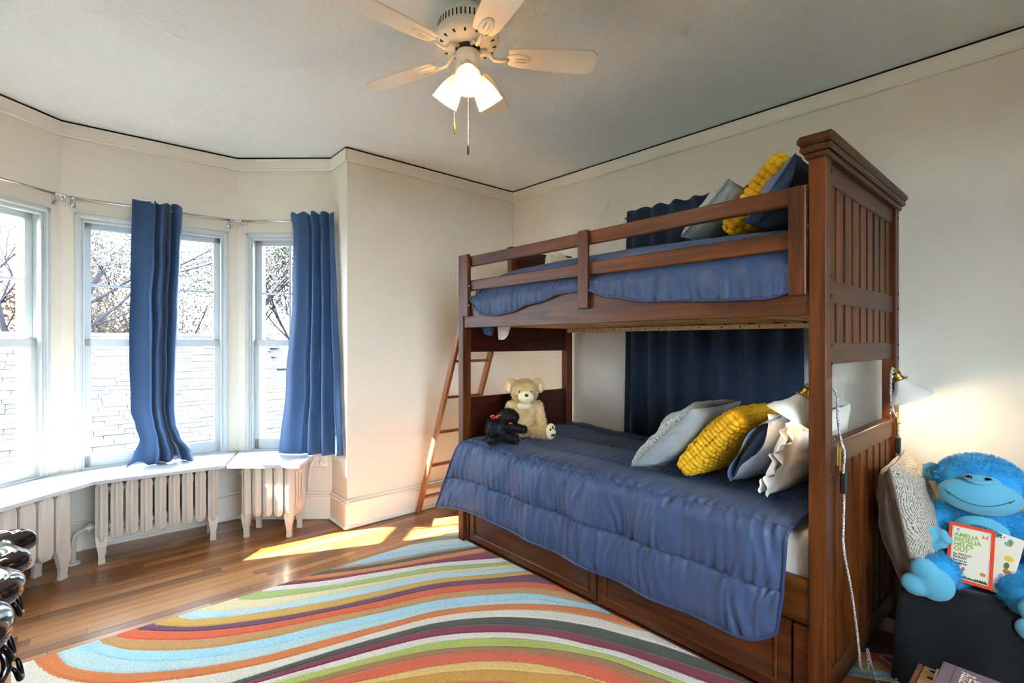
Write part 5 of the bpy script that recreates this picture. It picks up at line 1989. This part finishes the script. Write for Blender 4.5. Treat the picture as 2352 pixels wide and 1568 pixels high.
def edge_at(q, a, k=0):
    """Smooth interpolation of an edge, extended straight beyond its ends."""
    n = len(q)
    if a <= q[0][0]:
        i = 0
    elif a >= q[-1][0]:
        i = n - 2
        m = (q[-1][1] - q[-2][1]) / (q[-1][0] - q[-2][0])
        return q[-1][1] + m * (a - q[-1][0])
    else:
        i = max(j for j in range(n - 1) if q[j][0] <= a)
    def slope(j):
        if j == 0: return (q[1][1] - q[0][1]) / (q[1][0] - q[0][0])
        if j == n - 1: return (q[-1][1] - q[-2][1]) / (q[-1][0] - q[-2][0])
        return (q[j + 1][1] - q[j - 1][1]) / (q[j + 1][0] - q[j - 1][0])
    if a < q[0][0]:
        return q[0][1] - (1.6 * (q[0][0] - a) if k <= 18 else -slope(0) * (a - q[0][0]))
    h = q[i + 1][0] - q[i][0]
    t = (a - q[i][0]) / h
    m0, m1 = slope(i) * h, slope(i + 1) * h
    return (2 * t ** 3 - 3 * t * t + 1) * q[i][1] + (t ** 3 - 2 * t * t + t) * m0 + (-2 * t ** 3 + 3 * t * t) * q[i + 1][1] + (t ** 3 - t * t) * m1


RX0, RX1, RY0, RY1, RZ = -.22, 2.66, .36, 2.735, .014
nx_, ny_ = 300, 250
cache = {}


def stripe_of(x, y):
    f = x * AF.x + y * AF.y
    if f < .15:
        f = .15
    a = (x * AX.x + y * AX.y) / f
    b = 1 / f
    a = max(-1.35, min(1.1, a))
    key = round(a, 4)
    if key not in cache:
        es = []
        last = -1e9
        for k, q in enumerate(FANS):
            e = max(edge_at(q, a, k), last + .0006)
            es.append(e)
            last = e
        cache[key] = es
    es = cache[key]
    if b < es[0]:
        return max(0.02, .98 - (es[0] - b) * 6)
    for k in range(27):
        if b < es[k + 1]:
            return k + 1 + (b - es[k]) / (es[k + 1] - es[k])
    t = 14.0 * math.log(b / es[27])      # nearer than the last edge the stripes run back in reverse order
    return 28 + t if t < .97 else max(1.5, 28.97 - (t - .97))


verts, svals = [], []
for j in range(ny_ + 1):
    for i in range(nx_ + 1):
        x = RX0 + (RX1 - RX0) * i / nx_
        y = RY0 + (RY1 - RY0) * j / ny_
        e = min(i, j, nx_ - i, ny_ - j)
        verts.append((x + .002 * fbm((x * 9, y * 9, 0), 1) * (e == 0), y + .002 * fbm((x * 9, y * 9, 4), 1) * (e == 0), RZ if e > 0 else .002))
        svals.append(stripe_of(x, y))
faces = []
for j in range(ny_):
    for i in range(nx_):
        a = j * (nx_ + 1) + i
        faces.append((a, a + 1, a + nx_ + 2, a + nx_ + 1))
me = bpy.data.meshes.new('rug')
me.from_pydata(verts, [], faces)
at_ = me.attributes.new('stripe', 'FLOAT', 'POINT')
at_.data.foreach_set('value', svals)
m_, n_, o_ = new_mat('rug_wool')
an_ = N(n_, 'ShaderNodeAttribute'); an_.attribute_name = 'stripe'
geo_ = N(n_, 'ShaderNodeNewGeometry')
jn_ = N(n_, 'ShaderNodeTexNoise', Scale=140.0, Detail=1.0)
n_.links.new(geo_.outputs['Position'], jn_.inputs['Vector'])
jm_ = N(n_, 'ShaderNodeMath', operation='MULTIPLY_ADD'); jm_.inputs[1].default_value = .12; jm_.inputs[2].default_value = -.06
n_.links.new(jn_.outputs['Fac'], jm_.inputs[0])
js_ = N(n_, 'ShaderNodeMath', operation='ADD')
n_.links.new(an_.outputs['Fac'], js_.inputs[0]); n_.links.new(jm_.outputs[0], js_.inputs[1])
dv_ = N(n_, 'ShaderNodeMath', operation='DIVIDE'); dv_.inputs[1].default_value = 29.0
n_.links.new(js_.outputs[0], dv_.inputs[0])
cr_ = N(n_, 'ShaderNodeValToRGB')
cr_.color_ramp.interpolation = 'CONSTANT'
el = cr_.color_ramp.elements
el[0].position = 0; el[0].color = lin(RUGCOL[0])
el[1].position = 1 / 29; el[1].color = lin(RUGCOL[1])
for k in range(2, 29):
    e = el.new(k / 29); e.color = lin(RUGCOL[k])
n_.links.new(dv_.outputs[0], cr_.inputs[0])
pn_ = N(n_, 'ShaderNodeTexNoise', Scale=320.0, Detail=2.0)
n_.links.new(geo_.outputs['Position'], pn_.inputs['Vector'])
pm_ = N(n_, 'ShaderNodeMapRange'); pm_.inputs['From Min'].default_value = .3; pm_.inputs['From Max'].default_value = .7
pm_.inputs['To Min'].default_value = .62; pm_.inputs['To Max'].default_value = 1.06
n_.links.new(pn_.outputs['Fac'], pm_.inputs['Value'])
mx_ = N(n_, 'ShaderNodeMix', data_type='RGBA', blend_type='MULTIPLY'); mx_.inputs['Factor'].default_value = 1.0
n_.links.new(cr_.outputs[0], mx_.inputs[6]); n_.links.new(pm_.outputs[0], mx_.inputs[7])
# carved groove between stripes
fr_ = N(n_, 'ShaderNodeMath', operation='FRACT'); n_.links.new(js_.outputs[0], fr_.inputs[0])
pp_ = N(n_, 'ShaderNodeMath', operation='PINGPONG'); pp_.inputs[1].default_value = .5; n_.links.new(js_.outputs[0], pp_.inputs[0])
gm_ = N(n_, 'ShaderNodeMapRange'); gm_.inputs['From Max'].default_value = .16
ps_ = N(n_, 'ShaderNodeMath', operation='SUBTRACT'); ps_.inputs[0].default_value = .5
sb_ = N(n_, 'ShaderNodeMath', operation='SUBTRACT'); sb_.inputs[1].default_value = .5; n_.links.new(fr_.outputs[0], sb_.inputs[0])
ab_ = N(n_, 'ShaderNodeMath', operation='ABSOLUTE'); n_.links.new(sb_.outputs[0], ab_.inputs[0])
n_.links.new(ab_.outputs[0], ps_.inputs[1]); n_.links.new(ps_.outputs[0], gm_.inputs['Value'])
ha_ = N(n_, 'ShaderNodeMath', operation='MULTIPLY_ADD'); ha_.inputs[1].default_value = .55
n_.links.new(pn_.outputs['Fac'], ha_.inputs[0]); n_.links.new(gm_.outputs[0], ha_.inputs[2])
bp_ = N(n_, 'ShaderNodeBump', Strength=0.9, Distance=0.005)
n_.links.new(ha_.outputs[0], bp_.inputs['Height'])
p_ = N(n_, 'ShaderNodeBsdfPrincipled', Roughness=0.95)
p_.inputs['Specular IOR Level'].default_value = 0.1
p_.inputs['Sheen Weight'].default_value = 0.2
n_.links.new(mx_.outputs[2], p_.inputs['Base Color']); n_.links.new(bp_.outputs[0], p_.inputs['Normal'])
n_.links.new(p_.outputs[0], o_.inputs[0])
rug = link('rug', me, 'rug_wool', smooth=False)
tag(rug, 'thick wool rug with wavy multicoloured stripes under the bunk bed', 'rug')
# ------------------------------------------------------------------ dark dresser at the left edge
mat('lacquer', (26, 17, 16), rough=0.14, spec=0.6, coat=0.6, coat_rough=0.06, var=(6, .3))
mat('lacquer_brown', (70, 40, 26), rough=0.22, spec=0.5, coat=0.4)
mat('pull_iron', (20, 18, 20), rough=0.3, metal=0.6)
dr = thing('dresser', 'glossy dark dresser with scalloped top edge and hanging drawer pulls', 'dresser', (-.33, 1.05, 0))
DT = .800
KN = [(1.782, -.120), (1.775, -.082), (1.755, -.066), (1.730, -.082), (1.700, -.104), (1.665, -.096), (1.630, -.076), (1.595, -.070), (1.565, -.088), (1.545, -.110), (1.520, -.108), (1.490, -.082), (1.455, -.072), (1.415, -.078), (1.380, -.100),
      (1.355, -.104), (1.320, -.086), (1.270, -.076), (1.215, -.082), (1.170, -.100), (1.10, -.082), (1.02, -.10), (.95, -.08), (.88, -.10), (.80, -.078), (.70, -.10), (.62, -.08), (.55, -.10), (.46, -.078), (.40, -.10), (.36, -.085), (.33, -.13)]


def cat_rom(pts, n=6):
    return [tuple(p)[:2] for p in smooth_path([(a, b, 0) for a, b in pts], n)]


front = [(x, y) for (y, x) in cat_rom(KN, 6)]
prof = [(.040, .742), (.022, .742), (.010, .748), (.002, .756), (.0, .768), (.002, .780), (.009, .790), (.020, .7965), (.027, .7935), (.031, .7970), (.043, .7950), (.050, .800), (.10, .800)]
rows_ = [[(x - dx, y, z) for dx, z in prof] + [(-.600, y, .800), (-.600, y, .742)] for x, y in front]
mb = MB()
nP = len(rows_[0])
mb.add([p for r_ in rows_ for p in r_], [(i * nP + j, i * nP + j + 1, (i + 1) * nP + j + 1, (i + 1) * nP + j) for i in range(len(rows_) - 1) for j in range(nP - 1)] + [tuple(range(nP)), tuple((len(rows_) - 1) * nP + j for j in range(nP))])
mb.build('top', 'lacquer', dr, smooth=True, angle=50)
MB().box(-.585, -.125, .36, 1.742, .06, .745, .004).build('carcass', 'lacquer', dr)
for (y0, y1) in ((1.690, 1.742), (1.455, 1.475), (.36, .40)):
    MB().box(-.125, -.113, y0, y1, .06, .742, .004).build('pilaster', 'lacquer', dr)
for (z0, z1) in ((.600, .735), (.455, .590), (.285, .445), (.08, .275)):
    for (y0, y1) in ((1.482, 1.684), (1.02, 1.448), (.42, 1.0)):
        d_ = MB().box(-.125, -.112, y0, y1, z0, z1, .006).build('drawer', 'lacquer_brown', dr)
        cy = (y0 + y1) / 2
        zc = (z0 + z1) / 2
        ofs = (0,) if y1 - y0 < .25 else (-.14, .14)
        for q in ofs:
            pl_ = MB(Matrix.Translation((-.112, cy + q, zc + .026)) @ Matrix.Scale(.78, 4))
            pl_.ball((.006, -.030, 0), (.012, .012, .012), 12, 8); pl_.ball((.006, .030, 0), (.012, .012, .012), 12, 8)
            pl_.tube(smooth_path([(.016, -.030, .0), (.024, -.034, -.014), (.030, -.022, -.040), (.032, 0, -.050), (.030, .022, -.040), (.024, .034, -.014), (.016, .030, 0)], 5), lambda t: .004 + .004 * math.sin(t * math.pi), 8)
            pl_.build('pull', 'pull_iron', d_, smooth=True)
        es = MB(Matrix.Translation((-.1118, cy - (.0 if y1 - y0 > .25 else .07), zc)))
        es.box(-.0005, .003, -.008, .008, -.026, .026, .003); es.ball((.002, 0, .026), (.003, .007, .010), 10, 6); es.ball((.002, 0, -.026), (.003, .007, .010), 10, 6)
        es.build('escutcheon', 'pull_iron', d_, smooth=True)
for yc in (1.465, 1.005):
    tw = MB()
    n = 120
    pts = [(-.112 + .010 * math.cos(i * .33), yc + .010 * math.sin(i * .33), .07 + .67 * i / n) for i in range(n + 1)]
    tw.tube(pts, .009, 8)
    tw.build('rope_column', 'lacquer', dr, smooth=True)
for (x, y) in ((-.17, .42), (-.17, 1.69), (-.54, .42), (-.54, 1.69)):
    MB(Matrix.Translation((x, y, 0))).lathe([(0, 0), (.022, 0), (.034, .02), (.034, .04), (.022, .062), (0, .062)], 16).build('foot', 'lacquer', dr, smooth=True)
# ------------------------------------------------------------------ outside the windows
mat('shingle_grey', (44, 44, 48), rough=0.9, var=(3, .25), coord='Object')
mat('siding_white', (54, 54, 56), rough=0.8)
mat('bark_grey', (44, 41, 46), rough=0.9, spec=0.1)
mat('leaf_gold', (44, 31, 13), rough=0.8, trans=0.4)
mat('leaf_dull', (42, 43, 36), rough=0.8, trans=0.3)
mat('yard_grass', (36, 38, 30), rough=1.0)
g_ = MB().box(-60, 60, -60, 90, -3.2, -3.0).build('ground', 'yard_grass', kind='structure')
house = thing('neighbour_house', 'neighbouring house with pale shingled roof seen through the bay windows', 'house', (2.0, 9.5, -3.0))
# roof slope: eave near, ridge far; hip on the right side
EY, EZ, KY, KZ = 6.9, -.95, 11.0, 1.42
sl_v = V((0, KY - EY, KZ - EZ)); SLn = sl_v.length; sl_v.normalize(); nrm = V((0, -sl_v.z, sl_v.y))
MB(axes((0, EY, EZ), (1, 0, 0), sl_v, nrm)).box(-3.4, 3.15, 0, SLn, -.16, -.03).build('roof_deck', 'shingle_grey', house)
sm_ = MB().box(-.16, .16, 0, .135, -.002, .0045, 0).mesh('shingle'); sm_.materials.append(MATS['shingle_grey'])
rows = 44
rnd = random.Random(12)
Mrf = axes((0, EY, EZ), (1, 0, 0), tuple(sl_v), tuple(nrm))
rest = MB()
for r_ in range(rows):
    yr = EY + (KY - EY) * r_ / rows
    x = -3.3 + rnd.uniform(0, .3)
    while x < 3.0:
        Ms_ = Mrf @ Matrix.Translation((x, r_ * SLn / rows, rnd.uniform(0, .004))) @ Matrix.Rotation(R(-2.2), 4, 'X')
        if .012 * yr - .1 < x < .190 * yr or .245 * yr < x < .325 * yr:
            o = bpy.data.objects.new('shingle', sm_)
            C.objects.link(o)
            o.parent = house
            o.matrix_parent_inverse = Matrix.Translation((-2.0, -9.5, 3.0))
            o.matrix_basis = Ms_
        else:
            rest.box(-.16, .16, 0, .135, -.002, .0045, 0, Ms_)
        x += .326
rest.build('shingles', 'shingle_grey', house, kind='stuff')
MB().box(-3.2, 2.95, EY + .35, KY + 3, -3.0, EZ + .02).build('wall', 'siding_white', house)
MB().prism([(3.1, EY), (4.9, EY + 1.2), (4.9, KY), (3.1, KY)], EZ - .12, EZ - .02).build('porch_roof', 'shingle_grey', house)
for x in (3.3, 4.7):
    MB().box(x - .06, x + .06, EY + .5, EY + .62, -3.0, EZ - .12).build('porch_post', 'siding_white', house)


def tree(name, label, base, height, seed, lean_=(0, 0), spread=.55, depth=6, r0=.16, leaves=None, group='trees behind the neighbouring house'):
    rnd = random.Random(seed)
    root = thing(name, label, 'tree', base, group)
    mb = MB()
    tips = []
    def grow(p, d, l, r, lev):
        n = 3
        pts = [p]
        q = p.copy(); dd = d.copy()
        for _ in range(n):
            dd = (dd + V((rnd.uniform(-.16, .16), rnd.uniform(-.16, .16), rnd.uniform(-.05, .14)))).normalized()
            q = q + dd * l / n
            pts.append(q.copy())
        mb.tube(pts, lambda t: r * (1 - .4 * t), 5 if lev > 1 else 8)
        if lev >= depth:
            tips.append(q.copy()); return
        k = 3 if lev < 3 else rnd.choice((2, 3))
        for _ in range(k):
            nd = (dd + V((rnd.uniform(-1, 1), rnd.uniform(-1, 1), rnd.uniform(-.45, .75))) * spread * 1.5).normalized()
            pp_ = pts[rnd.choice((1, 2, 3))] if lev > 0 else pts[rnd.choice((2, 3))]
            grow(pp_, nd, l * rnd.uniform(.62, .82), r * rnd.uniform(.45, .6), lev + 1)
        tips.append(q.copy())
    grow(V(base), V((lean_[0], lean_[1], 1)).normalized(), height * .33, r0, 0)
    mb.build('branches', 'bark_grey', root, smooth=True)
    if leaves:
        m_, cnt, sz = leaves
        lf = MB()
        for i in range(cnt):
            t = rnd.choice(tips) + V((rnd.gauss(0, .35), rnd.gauss(0, .35), rnd.gauss(0, .3)))
            a = V((rnd.uniform(-1, 1), rnd.uniform(-1, 1), rnd.uniform(-1, 1))).normalized() * sz
            b_ = a.orthogonal().normalized() * sz * .6
            lf.add([t - a, t + b_, t + a, t - b_], [(0, 1, 2, 3)])
        lf.build('leaves', m_, root, kind='stuff')
    return root


tree('bare_tree', 'bare dark-branched tree high in the left pane of the middle bay window', (-.6, 13.0, -3.0), 10.5, 4, lean_=(.10, 0), depth=7, r0=.15)
tree('golden_tree', 'tree with sparse golden leaves behind the roof in the middle bay window', (.5, 14.5, -3.0), 6.6, 8, depth=6, r0=.09, leaves=('leaf_gold', 9000, .05))
tree('leafy_tree', 'dull leafed tree beyond the roof behind the blue curtain of the middle window', (2.3, 15.0, -3.0), 11.0, 15, depth=7, r0=.15, leaves=('leaf_dull', 16000, .045))
tree('leafy_tree', 'dull leafed tree showing in the narrow right bay window', (5.0, 15.5, -3.0), 11.0, 23, depth=7, r0=.15, leaves=('leaf_dull', 16000, .045))
tree('bare_tree', 'bare tree showing through the left bay window', (-4.6, 14.0, -3.0), 12.0, 31, depth=6, r0=.2)
